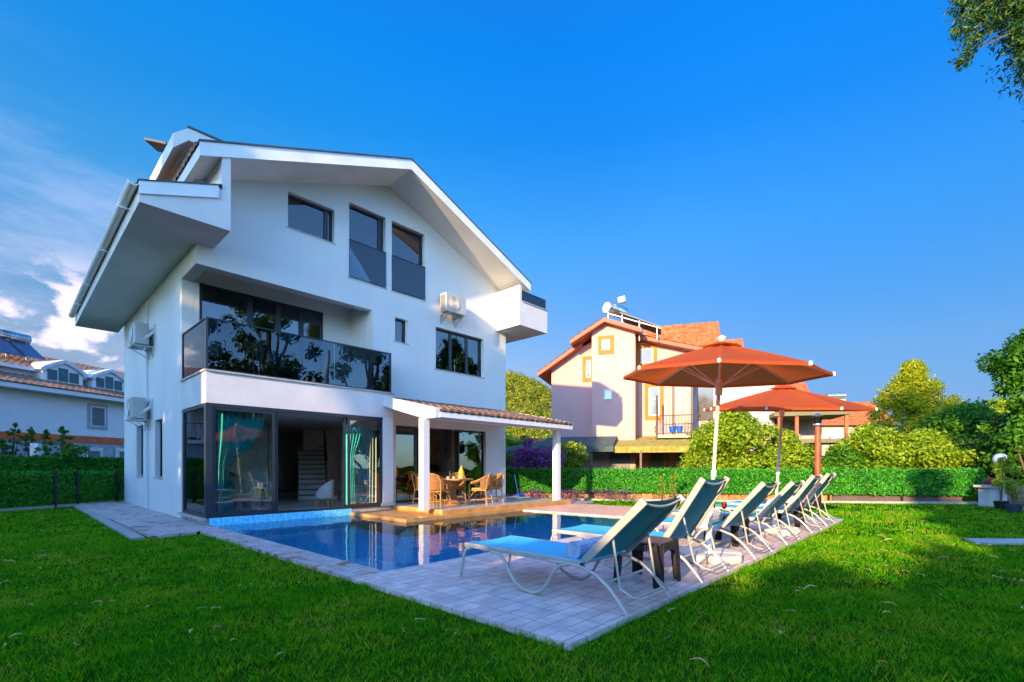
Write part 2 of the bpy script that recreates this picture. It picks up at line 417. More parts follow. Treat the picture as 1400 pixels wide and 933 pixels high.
# ================================================================= VILLA
villa = empty('villa', (4.9, 5, 0), 0, 'large white three-storey villa with open sliding glass doors beside the pool', 'house')
w = MB()   # gable wall
hole_t = [(1.96, 2.72, 6.62, 7.40)]
gh = []
def gpx(u, t=T0):
    r = (u-700)/FPX; bx, by = -6.5-.7306*t, 10.12+.6834*t
    return (r*by-bx)/(.6831-.7301*r)
def gpz(u, v, t=T0):
    s = gpx(u, t); return CAMZ+(10.12+.6834*t+.7301*s)*(HV-v)/FPX
def rect(uL, uR, vTL, vTR, vBL, vBR, t=T0):
    return (gpx(uL, t), gpx(uR, t), (gpz(uL, vBL, t)+gpz(uR, vBR, t))/2, (gpz(uL, vTL, t)+gpz(uR, vTR, t))/2)
H1 = rect(393.5, 457, 262, 287, 311, 332)
H2 = rect(477.2, 527, 278, 297, 380, 394.5)
H3 = rect(535.5, 580.5, 303, 319, 396, 410.6)
zb = (H2[2]+H3[2])/2; zt = (H2[3]+H3[3])/2; H2 = (H2[0], H2[1], zb, zt); H3 = (H3[0], H3[1], zb, zt)
H4 = rect(539.8, 557, 432, 440, 466, 470)
H5 = rect(595.6, 661, 447, 464, 504, 517)
door = (gpx(541)+.0, gpx(664), .2, 2.55)
print('holes', H1, H2, H3, H4, H5, door)
wallgrid(w, 'front', T0, .25, 0, W_, 5.83, 6.3, [H1, H2, H3, H4, H5, (-1, 4.37, 0, 5.83)], None)
top_ = lambda a: ftop(a)+.02
w = MB()
wallgrid(w, 'front', T0, .25, 0, W_, .2, 7.3, [H1, H2, H3, H4, H5, door, (-1, 4.37, -1, 5.83)], top_, extra=(4.9,))
w.build('gable_wall', M_STUC, villa)
# side, rear, right walls
w = MB(); SH = [(4.02, 4.95, 1.0, 2.6), (6.6, 7.65, 1.0, 2.58)]
wallgrid(w, 'left', 0, .25, 2.01, 9.9, .0, 6.29, SH)
wallgrid(w, 'left', 0, .25, .99, 2.01, 5.83, 6.29)
w.build('side_wall', M_STUC, villa)
w = MB(); wallgrid(w, 'left', W_-.25, .25, .99, 9.9, 0, 7.3); wallgrid(w, 'front', 9.65, .25, .25, W_-.25, .1, 6.3, (), top_, extra=(4.9,))
w.build('rear_wall', M_STUC, villa)
# attic side wall (set back from eave) seen between roofs
w = MB(); w.box(.12, .30, T0+.003, 10.9, 6.95, 7.60); w.build('attic_wall', M_STUC, villa)
# recess (balcony) back wall / return / ceiling
w = MB(); B1 = (.37, 3.52, 3.42, 5.84)
wallgrid(w, 'front', 2.01, .2, .253, 4.36, 3.34, 6.15, [B1])
w.box(4.37, 4.57, T0+.253, 2.21, 3.34, 6.15); w.build('balcony_wall', M_STUC, villa)
w = MB(); w.box(.253, 4.36, T0+.253, 2.005, 6.15, 6.25); w.box(.253, 4.36, 2.25, 9.6, 6.15, 6.25); w.box(4.6, W_-.26, 1.0, 9.6, 6.15, 6.25); w.build('upper_ceiling', M_SOFF, villa)
# bay slab
w = MB(); w.box(0, 4.6, 0, 2.0, 2.66, 3.335); w.build('balcony_slab', M_ROUGH, villa)
w = MB(); w.box(-.04, 4.64, -.04, 2.0, 3.338, 3.37); w.build('balcony_edge', M_SILL, villa)
w = MB(); w.box(4.27, 4.60, .003, T0-.003, .205, 2.657); w.box(4.37, 4.6, T0, .99, .2, 3.33); w.build('corner_column', M_STUC, villa)
w = MB(); w.box(4.22, 4.63, -.02, T0-.006, .2, .29); w.build('column_base', M_MARBLE, villa)
# floors / inner partitions
w = MB(); w.box(.02, W_-.02, .05, 9.85, .02, .19); w.build('floor_slab', M_INFLOOR, villa)
w = MB(); w.box(.26, W_-.26, 2.02, 9.6, 2.72, 3.30); w.box(4.65, W_-.26, 1.0, 2.02, 2.72, 3.30); w.build('ceiling_slab', mat('ceiling_paint', (.75,.72,.70), .9), villa)
for bx in ((.27, 2.9, 4.6, 4.75), (4.62, 4.72, 1.0, 3.1), (8.75, 8.87, 1.0, 6.19), (4.75, 9.68, 6.2, 6.35)): w = MB(); w.box(*bx, .2, 2.7); w.build('partition', M_DARKIN, villa)
# bay glazing (front)
zg0, zg1 = .2, 2.655
bay = [(0.0, 1.47, True), (1.47, 3.27, False), (3.27, 4.26, True)]
b = MB(); b.box(.0, .12, .0, .12, zg0, zg1); b.build('corner_post', M_ANTH, villa)
b = MB(); b.box(.121, 4.27, .01, .10, zg1-.07, zg1-.002); b.build('door_track', M_ANTH, villa)
b = MB(); b.box(.121, 4.27, .01, .16, zg0, zg0+.04); b.build('door_track', M_ANTH, villa)
window(villa, 'front', .125, 1.42, zg0+.043, zg1-.073, .02, (), .06, .045, M_GLASSC, sill=False, name='sliding_door')
window(villa, 'front', .2, 1.50, zg0+.043, zg1-.073, .075, (), .05, .04, M_GLASSC, sill=False, name='sliding_door')
window(villa, 'front', 3.24, 4.262, zg0+.043, zg1-.073, .02, (), .06, .045, M_GLASSC, sill=False, name='sliding_door')
window(villa, 'front', 3.15, 4.2, zg0+.043, zg1-.073, .075, (), .05, .04, M_GLASSC, sill=False, name='sliding_door')
window(villa, 'left', .125, 1.97, zg0+.0, zg1-.003, .01, (), .07, .08, M_GLASSC, sill=False, name='side_glazing')
b = MB(); b.box(-.09, -.002, -.05, 2.0, .16, .2); b.build('ledge', M_SILL, villa)
# kitchen/terrace doors
d0, d1 = door[0], door[1]; dw = (d1-d0)/4
window(villa, 'front', d0, d0+.85*dw, .2, 2.54, T0+.10, (), .055, .05, M_GLASS, sill=False, name='terrace_door')
window(villa, 'front', d0+.06, d0+.95*dw, .2, 2.54, T0+.16, (), .055, .05, M_GLASS, sill=False, name='terrace_door')
window(villa, 'front', gpx(629), d1-.01, .2, 2.54, T0+.10, (), .055, .05, M_GLASS, sill=False, name='terrace_door')
window(villa, 'front', gpx(627), d1-.1, .2, 2.54, T0+.16, (), .055, .05, M_GLASS, sill=False, name='terrace_door')
# gable windows
def fw_(h, mull=(), **k): return window(villa, 'front', h[0], h[1], h[2], h[3], T0+.13, mull, **k)
fw_(H1, (.86,)); fw_(H4, fw=.045); fw_(H5, (.34, .68), fw=.06)
for h in (H2, H3):
    fw_(h, (.9,) if h is H2 else (), fw=.06)
    g = MB(); g.box(h[0]-.0, h[1]+.0, T0-.03, T0-.018, h[2]+.02, h[2]+1.02); gp = g.build('juliet_glass', glassmat('juliet_tint', (.42,.50,.56), 1.7), villa)
    g = MB(); g.box(h[0]-.0, h[1]+.0, T0-.04, T0-.006, h[2]+1.02, h[2]+1.05); g.build('top_rail', M_ANTH, gp)
# narrow side windows
for h in SH: window(villa, 'left', h[0], h[1], h[2], h[3], .12, (), .055, .07, sill=True)
# balcony window
window(villa, 'front', B1[0], B1[1], B1[2], B1[3], 2.04, (.37, .60, .80), .07, .08, M_GLASS, sill=False, name='balcony_door', thr=None)
# railing
rl = MB(); rl.box(.0, 4.54, .0, .05, 4.46, 4.485); rl.box(.0, .05, .055, 1.98, 4.46, 4.485); rl.box(4.49, 4.54, .055, T0, 4.46, 4.485)
rl.box(.0, 4.54, -.005, .05, 3.372, 3.40); rl.box(-.005, .05, .055, 1.98, 3.372, 3.40)
rl.box(.0, .045, .0, .045, 3.4, 4.46); rl.box(4.49, 4.535, .0, .045, 3.4, 4.46); rl.box(.0, .04, 1.93, 1.97, 3.4, 4.46)
rail = rl.build('balcony_railing', M_ANTH, villa)
for a, c in ((.05, .22), (.225, 2.86), (2.875, 4.3), (4.31, 4.487)):
    g = MB(); g.box(a, c, .018, .028, 3.402, 4.458); g.build('glass_panel', M_GLASST, rail)
g = MB(); g.box(.018, .028, .05, 1.93, 3.402, 4.458); g.build('glass_panel', glassmat('sky_reflect_glass', (.62,.60,.68), 2.4), rail)  # lighter lilac tint stands in for the sky reflected in this pane
g = MB(); g.box(4.51, 4.52, .05, T0-.02, 3.402, 4.458); g.build('glass_panel', M_GLASST, rail)
# roof slabs
TB, TE = -.42, 11.0
r = MB()
r.prism([(-.2, 7.62), (4.9, 9.65), (4.9, 9.90), (-.2, 7.89)], 'y', TB, TE)
r.prism([(4.903, 9.65), (10.0, 7.64), (10.0, 7.90), (4.903, 9.90)], 'y', TB, TE)
r.build('roof_slab', M_SOFF, villa)
r = MB()  # fascia boards, proud
for (a, za, c, zc) in ((-.22, 7.60, 4.9, 9.645), (10.02, 7.60, 4.9, 9.645)):
    r.prism([(a, za+.0), (c, zc), (c, zc+.27), (a, za+.29)], 'y', TB-.03, TB-.004)
r.build('gable_fascia', M_FASC, villa)
r = MB()
for (a, za, c, zc) in ((-.24, 7.88, 4.9, 9.92), (10.05, 7.86, 4.9, 9.92)):
    r.prism([(a, za+.0), (c, zc), (c, zc+.035), (a, za+.035)], 'y', TB-.05, TB+.1)
r.build('roof_flashing', M_FLASH, villa)
r = MB()
tilefield(r, (-.24, TB+.12, 7.905), (0, TE-TB-.1, 0), (5.14, 0, 2.03), (-.36, 0, .93), ph=.4, pw=.26)
tilefield(r, (10.02, TB+.12, 7.905), (0, TE-TB-.1, 0), (-5.12, 0, 2.01), (.36, 0, .93), ph=.4, pw=.26)
# lower left roof
tilefield(r, (-1.2, TB+.15, 6.66), (0, 11.4, 0), (1.3, 0, .50), (-.36, 0, .93), ph=.4, pw=.26)
r.build('roof_tiles', M_RTILE, villa)
# left eave box + gutter
r = MB(); r.prism([(-1.19, 6.28), (.352, 6.28), (.352, 7.83), (.19, 7.77), (.19, 7.085), (-1.19, 6.60)], 'y', TB, T0-.004)
r.prism([(-1.19, 6.28), (-.003, 6.28), (-.003, 7.0), (-1.19, 6.60)], 'y', T0-.004, 11.2)
r.build('left_eave', M_ROUGH, villa)
r = MB(); r.prism([(-1.2, 6.42), (.12, 6.88), (.12, 7.16), (-1.2, 6.66)], 'y', TB-.035, TB-.004); r.build('left_eave_flashing', M_FASC, villa)
r = MB(); r.prism([(-1.22, 6.655), (.18, 7.155), (.18, 7.18), (-1.22, 6.68)], 'y', TB-.05, TB+.12); r.build('left_eave_capping', M_FLASH, villa)
gu = MB()
n0 = 24; pr = []
for k in range(9):
    a = PI+PI*k/8; pr.append((-1.28+.085*math.cos(a), 6.60+.085*math.sin(a)+.03))
pr2 = [(x+(.008 if x < -1.28 else -.008), z+.012) for x, z in reversed(pr)]
gu.prism(pr+pr2, 'y', TB-.02, 11.2); gu.build('gutter', M_FASC, villa, smooth=False)
for t in (.6, 3.4, 6.6, 9.0):
    gb = MB(); gb.box(-1.375, -1.19, t, t+.05, 6.50, 6.53); gb.build('gutter_bracket', M_FASC, villa)
# right balcony box
r = MB(); r.box(9.455, 9.56, TB, 2.2, 6.28, 7.68)
r.box(9.563, 10.995, TB, 2.2, 6.28, 6.45); r.box(9.563, 10.995, TB, TB+.12, 6.452, 7.12); r.box(10.875, 10.995, TB+.123, 2.2, 6.452, 7.12)
r.box(W_+.003, 10.87, 2.08, 2.2, 6.452, 7.12); r.build('corner_balcony', M_ROUGH, villa)
r = MB(); r.box(9.59, 11.02, TB-.03, TB+.14, 7.123, 7.15); r.box(10.85, 11.02, TB+.143, 2.23, 7.123, 7.15); r.build('corner_balcony_capping', M_SILL, villa)
r = MB(); r.box(9.62, 10.9, TB+.04, TB+.05, 7.155, 7.50); r.box(10.9, 10.91, TB+.05, 2.1, 7.155, 7.50); g_ = r.build('corner_balcony_glass', M_GLASSB, villa)
r = MB(); r.box(9.62, 10.93, TB+.03, TB+.06, 7.50, 7.53); r.box(10.89, 10.92, TB+.06, 2.1, 7.50, 7.53); r.box(10.88, 10.93, TB+.02, TB+.07, 7.15, 7.52); r.build('top_rail', M_ANTH, g_)
# dormer roof box above left
r = MB(); D0, D1 = T0, 5.4
r.prism([(-.43, 8.20), (-.139, 8.50), (.60, 8.50), (.60, 8.77), (-.139, 8.77), (-.43, 8.51)], 'y', D0, D1)
r.prism([(.75, 7.9), (1.0, 7.9), (1.0, 8.5), (.75, 8.5)], 'y', D0+.5, D1-.3)
r.prism([(.60, 8.50), (3.2, 9.3), (3.2, 9.5), (.60, 8.77)], 'y', D0, D1)
r.build('dormer_roof', M_STUC, villa)
r = MB(); r.prism([(-.16, 8.772), (.62, 8.772), (3.2, 9.5), (3.2, 9.56), (.6, 8.82), (-.16, 8.81)], 'y', D0-.02, D0+.12); r.build('dormer_capping', M_FLASH, villa)
r = MB(); tilefield(r, (-.1, D0+.1, 8.80), (0, D1-D0-.1, 0), (.75, 0, .02), (0, 0, 1), ph=.4); r.build('dormer_tiles', M_RTILE, villa)
# ---- porch
pz = .2
r = MB(); r.box(4.605, 9.98, -2.2, T0-.003, .02, pz); r.box(.0+4.605, 9.98, -2.2, T0, .0, .01)
r.build('porch_floor', M_MARBLE, villa)
for (a, t) in ((4.3, -1.85), (9.65, -1.9)):
    r = MB(); r.box(a-.095, a+.095, t-.095, t+.095, pz, 2.52 if a < 5 else 2.50); r.build('porch_post', M_STUC, villa)
    # plain square posts
r = MB(); r.prism([(0.0, 2.98), (0.0, 3.25), (-2.33, 2.74), (-2.33, 2.50), (-1.9, 2.50)], 'x', 4.27, 4.42); r.build('porch_beam', M_STUC, villa)
r = MB(); r.box(4.423, 9.9, -2.0, -1.84, 2.50, 2.66); r.build('porch_lintel', M_STUC, villa)
r = MB()
r.prism([(T0-.003, 3.16), (T0-.003, 3.30), (-2.28, 2.66), (-2.28, 2.52)], 'x', 4.423, 9.92); r.build('porch_roof', M_SOFF, villa)
r = MB(); r.box(4.423, 9.95, -2.34, -2.285, 2.52, 2.65); r.build('porch_gutter', M_FASC, villa)
r = MB(); r.prism([(T0, 3.30), (T0, 3.40), (-2.33, 2.75), (-2.33, 2.64)], 'x', 9.925, 9.99); r.build('porch_verge', M_STUC, villa)
r = MB(); tilefield(r, (4.4, -2.37, 2.68), (5.52, 0, 0), (0, 3.1, .65), (0, -.2, .98), pw=.245, ph=.34, amp=.045); r.build('porch_tiles', M_RTILE, villa)
# stairs inside
st = MB(); tr = MB(); s0, s1 = 2.75, 4.05
so_c = cw(-6.50, 15.7); sd = Vector((-1.2*CT+2.7*ST, 1.2*ST+2.7*CT)); MS = Matrix.Translation((so_c[0], so_c[1], 0)) @ Matrix.Rotation(math.atan2(sd.y, sd.x)-PI/2, 4, 'Z')
for k in range(11):
    tt = k*.27; wl = .48; wr = .36+.12*max(0, 3-k)
    st.box(-wl, wr, tt, tt+.27, .2, .2+.17*(k+1)-.03, MS)
    tr.box(-wl-.02, wr+.03, tt-.03, tt+.27, .2+.17*(k+1)-.028, .2+.17*(k+1), MS)
so = st.build('staircase', M_RISER, villa); tr.build('tread', M_TREAD, so)
st = MB(); st.bar(MS @ Vector((.40, .5, 1.55)), MS @ Vector((.40, 2.6, 2.68)), .05, .06)
for k in range(2, 9): st.bar(MS @ Vector((.40, .1+k*.27, .35+.17*k)), MS @ Vector((.40, .1+k*.27, 1.36+.14*k)), .03, .03)
st.build('banister', M_TREAD, so)
w = MB(); w.box(2.92, 3.12, 4.55, 4.8, .2, 2.71); w.build('doorway_trim', M_RISER, villa)
# drain pipe on side wall
p = MB(); p.tube([(-.05, 5.75, .1), (-.05, 5.75, 6.2)], .028, 8); p.build('conduit', M_STUC, villa, smooth=True)

# ================================================================= things on / in villa
def ac(loc, rz, label):
    root = empty('air_conditioner', loc, rz, label, 'air conditioner', 'air conditioner units on the villa walls')
    # local: back at y=0 (wall), front faces -y ; width x .84
    b = MB(); b.box(-.42, .42, -.44, -.12, .02, .62); b.build('casing', M_ACM, root, bevel=.02, local=True)
    g = MB()
    for k in range(9):
        r_ = .04+.022*k; g.tube([(-.1+r_*math.cos(a*PI/10), -.452, .32+r_*math.sin(a*PI/10)) for a in range(20)], .005, 4, closed=True)
    for k in range(8): a = k*PI/8; g.tube([(-.1-.22*math.cos(a), -.449, .32-.22*math.sin(a)), (-.1+.22*math.cos(a), -.449, .32+.22*math.sin(a))], .004, 4)
    g.build('fan_grille', M_PLAST, root, local=True)
    g = MB(); g.lathe([(0, 0), (.225, 0), (.225, .006)], n=28, M=Matrix.Translation((-.1, -.441, .32)) @ Matrix.Rotation(PI/2, 4, 'X')); g.build('fan_recess', M_GRILL, root, local=True)
    g = MB()
    for k in range(12): g.box(-.428, -.421, -.40, -.16, .07+k*.042, .09+k*.042)
    g.build('side_louvre', M_GRILL, root, local=True)
    for x in (-.3, .3):
        g = MB(); g.box(x-.02, x+.02, -.5, 0, -.03, .0); g.box(x-.02, x+.02, -.03, 0, -.3, -.03); g.bar((x, -.42, -.02), (x, -.02, -.26), .02, .02)
        g.build('bracket', M_METAL, root, local=True)
    g = MB(); g.tube([(.43, -.2, .2), (.5, -.2, .22), (.55, -.12, .3), (.56, -.03, .42), (.56, -.02, .6)], .022, 8)
    g.tube([(.43, -.24, .14), (.52, -.26, .14), (.58, -.14, .22), (.59, -.03, .36)], .014, 6); g.build('pipe', M_PLAST, root, smooth=True, local=True)
    return root
acz = gpz(597, 429); acs = gpx(612)
ac((acs, T0, acz), 0, 'air conditioner unit above the three-pane window on the gable wall')
ac((0, 5.85, 2.66), -PI/2, 'lower of the two air conditioner units on the left side wall')
ac((0, 5.45, 4.72), -PI/2, 'upper air conditioner unit on the side wall just under the eave')
def curtain(name, label, a0, a1, d, z0, z1, m, ori='front', gather=None, n=90, amp=.05, folds=9):
    V = []; NZ = 14
    for j in range(NZ+1):
        f = j/NZ; z = z1+(z0-z1)*f
        if gather:
            gz_, g0, gw = gather  # height fraction, centre position, width frac
            k = 1-math.exp(-((f-gz_)/.28)**2)*(1-gw) if f < gz_ else gw+(.12*(f-gz_)/(1-gz_))
            lo = a0+(g0-a0)*(1-k); hi = lo+(a1-a0)*k
        else: lo, hi = a0, a1
        for i in range(n+1):
            x = lo+(hi-lo)*i/n; y = d+amp*math.sin(i/n*folds*2*PI)*(.7+.3*math.sin(i*.37+j*.2))
            V.append(ORI[ori](x, y, z))
    b = MB(); b.v = V
    for j in range(NZ):
        for i in range(n): q = j*(n+1)+i; b.f.append((q, q+1, q+n+2, q+n+1))
    o = b.build(name, m, None, smooth=True); return tag(o, label, 'curtain')
curtain('curtain', 'teal curtain tied back behind the left sliding glass door', .18, 1.3, .32, .25, 2.6, M_TEAL, gather=(.62, .30, .22))
curtain('sheer_curtain', 'pale green sheer curtain inside the glazed corner side window', .35, 1.2, .30, .25, 2.6, mat('pale_teal_sheer', (.25,.48,.46), .85), ori='left', folds=7)
curtain('curtain', 'teal curtain gathered behind the right sliding glass door', 3.3, 3.85, .34, .25, 2.6, M_TEAL, gather=(.5, 3.36, .4), folds=5)
curtain('sheer_curtain', 'pale sheer curtain hanging full length behind the right sliding glass door', 3.72, 4.2, .42, .25, 2.6, M_TEALS, folds=6)
curtain('sheer_curtain', 'grey sheer curtain behind the right-hand terrace door near the dining set', gpx(636), d1-.15, 1.3, .25, 2.5, mat('grey_sheer', (.3,.32,.3), .9), folds=10)
curtain('curtain', 'reddish striped curtain in the left pane of the balcony window', .45, 1.5, 2.35, 3.45, 5.75, mat('red_curtain', (.35,.16,.14), .85), gather=(.7, .5, .35))
# interior furniture
def sofa():
    root = empty('sofa', (1.75, 3.6, .2), PI*.5, 'dark upholstered sofa with carved frame in the open living room', 'sofa')
    b = MB(); b.box(-.9, .9, -.4, .4, .16, .42); b.build('seat', M_TREAD, root, bevel=.05, local=True)
    b = MB(); b.prism([(-.9, .42), (.9, .42), (.95, .8), (.5, .92), (0, .98), (-.5, .92), (-.95, .8)], 'y', .25, .42); b.build('backrest', mat('dark_upholstery', (.07,.035,.03), .8), root, bevel=.04, local=True)
    for x in (-.98, .82):
        b = MB(); b.box(x, x+.16, -.4, .3, .16, .62); b.build('armrest', M_TREAD, root, bevel=.05, local=True)
    for x in (-.85, .85):
        for y in (-.33, .33): b = MB(); b.tube([(x, y, 0), (x, y, .16)], [.02, .035], 8); b.build('leg', M_TREAD, root, local=True)
    c = MB(); c.box(-.22, .22, -.06, .06, -.2, .2)
    o = c.build('cushion', mat('pink_cushion', (.55,.32,.27), .9), None, bevel=.05); o.location = (1.5, 3.05, .86); o.rotation_euler = (R(-20), R(10), R(70))
    tag(o, 'pinkish square cushion leaning on the dark sofa', 'cushion')
sofa()
def tubchair(loc, rz, label, m):
    root = empty('armchair', loc, rz, label, 'armchair')
    b = MB(); b.lathe([(0, .28), (.3, .28), (.33, .34), (.31, .44), (0, .46)], n=20); b.build('seat', m, root, smooth=True, local=True)
    V = []; b = MB(); n = 16
    for i in range(n+1):
        a = PI*(-.15+1.3*i/n); h = .45+.42*math.sin(PI*i/n)**.7
        for (rr, z) in ((.34, .3), (.38, h), (.32, h), (.29, .3)): b.v.append((rr*math.cos(a), rr*math.sin(a), z))
    for i in range(n):
        for k in range(4): k2 = (k+1) % 4; b.f.append((i*4+k, i*4+k2, i*4+4+k2, i*4+4+k))
    b.build('backrest', m, root, smooth=True, local=True)
    for x in (-.2, .2):
        for y in (-.2, .2): b = MB(); b.tube([(x*1.2, y*1.2, 0), (x, y, .3)], [.012, .02], 6); b.build('leg', mat('gold_leg', (.6,.38,.1), .4), root, local=True)
    return root
tubchair((1.05, .95, .2), 2.6, 'cream tub armchair behind the left sliding glass door', mat('cream_fabric', (.62,.50,.36), .9))
ch_ = tubchair((3.05, 1.0, .2), -2.3, 'white chair with golden legs just inside the open doorway', mat('white_fabric', (.5,.47,.46), .9)); ch_.scale = (.72, .72, .85)
# kitchen
k = empty('kitchen_unit', (8.4, 2.4, .2), 0, 'kitchen counter with a tall orange cupboard and cooker hood inside the terrace doors', 'kitchen unit')
b = MB(); b.box(8.12, 8.73, 1.75, 3.9, .2, 1.06); b.build('base_cabinet', mat('orange_cabinet', (.75,.45,.16), .5), k)
b = MB(); b.box(8.08, 8.735, 1.74, 3.95, 1.063, 1.10); b.build('worktop', mat('worktop', (.5,.4,.32), .3), k)
b = MB(); b.box(8.15, 8.73, 1.06, 1.72, .2, 2.5); b.build('tall_cupboard', MATS['orange_cabinet'], k)
b = MB(); b.box(8.40, 8.73, 3.2, 3.9, 1.6, 2.5); b.build('wall_cupboard', MATS['orange_cabinet'], k)
b = MB(); b.prism([(2.1, 1.65), (2.9, 1.65), (2.65, 1.88), (2.35, 1.88)], 'x', 8.3, 8.73); b.box(8.45, 8.73, 2.4, 2.6, 1.88, 2.69); b.build('cooker_hood', M_STEEL, k)
b = MB(); b.box(8.25, 8.6, 3.1, 3.6, 1.103, 1.38); b.build('microwave', M_GRILL, k)
# ---- roof solar panel on villa
root = empty('solar_heater', (.1, 4.2, 8.8), 0, 'dark tilted solar panel edge poking up above the villa roof', 'solar heater')
b = MB(); spx = ud(221, 13.3); Mx = Matrix.Translation((spx[0], spx[1], gz(201, 13.3))) @ Matrix.Rotation(-TH, 4, 'Z') @ Matrix.Rotation(R(12), 4, 'Y')
b.box(-.30, .3, -.25, .25, -.03, .03, Mx); b.build('panel', mat('dark_solar', (.03,.03,.05), .6), root)
for x in (.2, .5):
    for y in (3.8, 4.6): b = MB(); b.bar((x, y, 8.78), (x-.05, y, 9.9), .04, .04); b.build('leg', M_METAL, root)
# ================================================================= GROUND, POOL, DECK
M_SOIL = mat('lawn_soil', (.03,.10,.006), .95, spec=0, var=.25, vscale=2.5, bump=.5, bscale=80)
M_FAR = mat('far_ground', (.10,.12,.04), .95, var=.3, vscale=.05)
PX0, PX1, PY0, PY1 = .05, 7.75, -6.67, 0
g = MB(); E = 900
g.quad((-E, -E, 0), (E, -E, 0), (PX1, PY0, 0), (PX0, PY0, 0)); g.quad((E, -E, 0), (E, E, 0), (PX1, PY1, 0), (PX1, PY0, 0))
g.quad((E, E, 0), (-E, E, 0), (PX0, PY1, 0), (PX1, PY1, 0)); g.quad((-E, E, 0), (-E, -E, 0), (PX0, PY0, 0), (PX0, PY1, 0))
struct('ground', g, M_SOIL)
poolpts = [(.17, -6.67), (7.68, -6.67), (7.30, -2.5), (3.32, -2.5), (3.32, -.01), (.06, -.01)]
M_POOL = tilemat('pool_mosaic', (.012,.20,.62), (.02,.36,.80), (.02,.18,.42), .33, .33, rough=.2, msize=.018, offset=0)
b = MB()
for i in range(6):
    p, q = poolpts[i], poolpts[(i+1) % 6]; zt = .195 if i == 4 else .03 if i == 1 else .046
    b.quad((p[0], p[1], zt), (q[0], q[1], zt), (q[0], q[1], -1.5), (p[0], p[1], -1.5))
b.poly([(p[0], p[1], -1.0) for p in poolpts])
# shallow ledge under the glazing
b.box(.07, 3.31, -.6, -.012, -.99, -.3)
# object texture needs per-face uv; use box projected shader
def poolmat():
    m, nt, out = _nt('pool_mosaic_tiles'); L = nt.links.new
    bs = N(nt, 'ShaderNodeBsdfPrincipled'); bs.inputs['Roughness'].default_value = .25; L(bs.outputs[0], out.inputs[0])
    geo = N(nt, 'ShaderNodeNewGeometry'); sx = N(nt, 'ShaderNodeSeparateXYZ'); L(geo.outputs['Position'], sx.inputs[0])
    sn = N(nt, 'ShaderNodeSeparateXYZ'); L(geo.outputs['Normal'], sn.inputs[0])
    ab = N(nt, 'ShaderNodeMath', operation='ABSOLUTE'); L(sn.outputs['X'], ab.inputs[0])
    gt = N(nt, 'ShaderNodeMath', operation='GREATER_THAN'); gt.inputs[1].default_value = .6; L(ab.outputs[0], gt.inputs[0])
    mx = N(nt, 'ShaderNodeMix', data_type='FLOAT'); L(gt.outputs[0], mx.inputs[0]); L(sx.outputs['X'], mx.inputs[2]); L(sx.outputs['Y'], mx.inputs[3])
    az = N(nt, 'ShaderNodeMath', operation='ABSOLUTE'); L(sn.outputs['Z'], az.inputs[0])
    gz2 = N(nt, 'ShaderNodeMath', operation='GREATER_THAN'); gz2.inputs[1].default_value = .6; L(az.outputs[0], gz2.inputs[0])
    my = N(nt, 'ShaderNodeMix', data_type='FLOAT'); L(gz2.outputs[0], my.inputs[0]); L(sx.outputs['Z'], my.inputs[2]); L(sx.outputs['Y'], my.inputs[3])
    cb = N(nt, 'ShaderNodeCombineXYZ'); L(mx.outputs[0], cb.inputs[0]); L(my.outputs[0], cb.inputs[1])
    def brick(w, c1, c2, mo, ms):
        br = N(nt, 'ShaderNodeTexBrick'); br.offset = 0; br.inputs['Scale'].default_value = 1; br.inputs['Brick Width'].default_value = w; br.inputs['Row Height'].default_value = w
        br.inputs['Mortar Size'].default_value = ms; br.inputs['Color1'].default_value = c4(c1); br.inputs['Color2'].default_value = c4(c2); br.inputs['Mortar'].default_value = c4(mo); L(cb.outputs[0], br.inputs['Vector']); return br
    a = brick(.033, (.04,.55,1.0), (.25,.92,1.0), (.4,.85,1), .0012); c = brick(.33, (1,1,1), (.92,.95,1), (1.7,1.5,1.3), .004)
    mm = N(nt, 'ShaderNodeVectorMath', operation='MULTIPLY'); L(a.outputs['Color'], mm.inputs[0]); L(c.outputs['Color'], mm.inputs[1]); L(mm.outputs[0], bs.inputs['Base Color'])
    return m
M_POOL2 = poolmat()
struct('pool_basin', b, M_POOL2)
def watermat():
    m, nt, out = _nt('pool_water'); L = nt.links.new
    tc = N(nt, 'ShaderNodeTexCoord'); nz = N(nt, 'ShaderNodeTexNoise'); nz.inputs['Scale'].default_value = 2.2; nz.inputs['Detail'].default_value = 3
    L(tc.outputs['Object'], nz.inputs['Vector'])
    bp = N(nt, 'ShaderNodeBump'); bp.inputs['Strength'].default_value = .09; bp.inputs['Distance'].default_value = .06; L(nz.outputs['Fac'], bp.inputs['Height'])
    f = N(nt, 'ShaderNodeFresnel'); f.inputs['IOR'].default_value = 1.33; L(bp.outputs[0], f.inputs['Normal'])
    t = N(nt, 'ShaderNodeBsdfTransparent'); t.inputs['Color'].default_value = (.88,.98,1,1)
    g = N(nt, 'ShaderNodeBsdfGlossy'); g.inputs['Roughness'].default_value = .0; L(bp.outputs[0], g.inputs['Normal'])
    mx = N(nt, 'ShaderNodeMixShader'); L(f.outputs[0], mx.inputs[0]); L(t.outputs[0], mx.inputs[1]); L(g.outputs[0], mx.inputs[2]); L(mx.outputs[0], out.inputs[0])
    return m
wtr = MB(); wtr.poly([(p[0]+(.0), p[1], .022) for p in poolpts]); struct('pool_water', wtr, watermat())
M_DECK = tilemat('deck_tiles', (.68,.53,.51), (.82,.66,.62), (.36,.27,.27), .30, .15, rough=.6, msize=.012, offset=0, stain=(.60,.44,.42))
M_SIDE = tilemat('side_paving', (.52,.43,.43), (.62,.52,.50), (.18,.15,.15), .3, .15, rough=.75, msize=.012, stain=(.30,.12,.08))
M_COPE = mat('pale_coping', (.72,.62,.52), .5, var=.15, vscale=4, bump=.2)
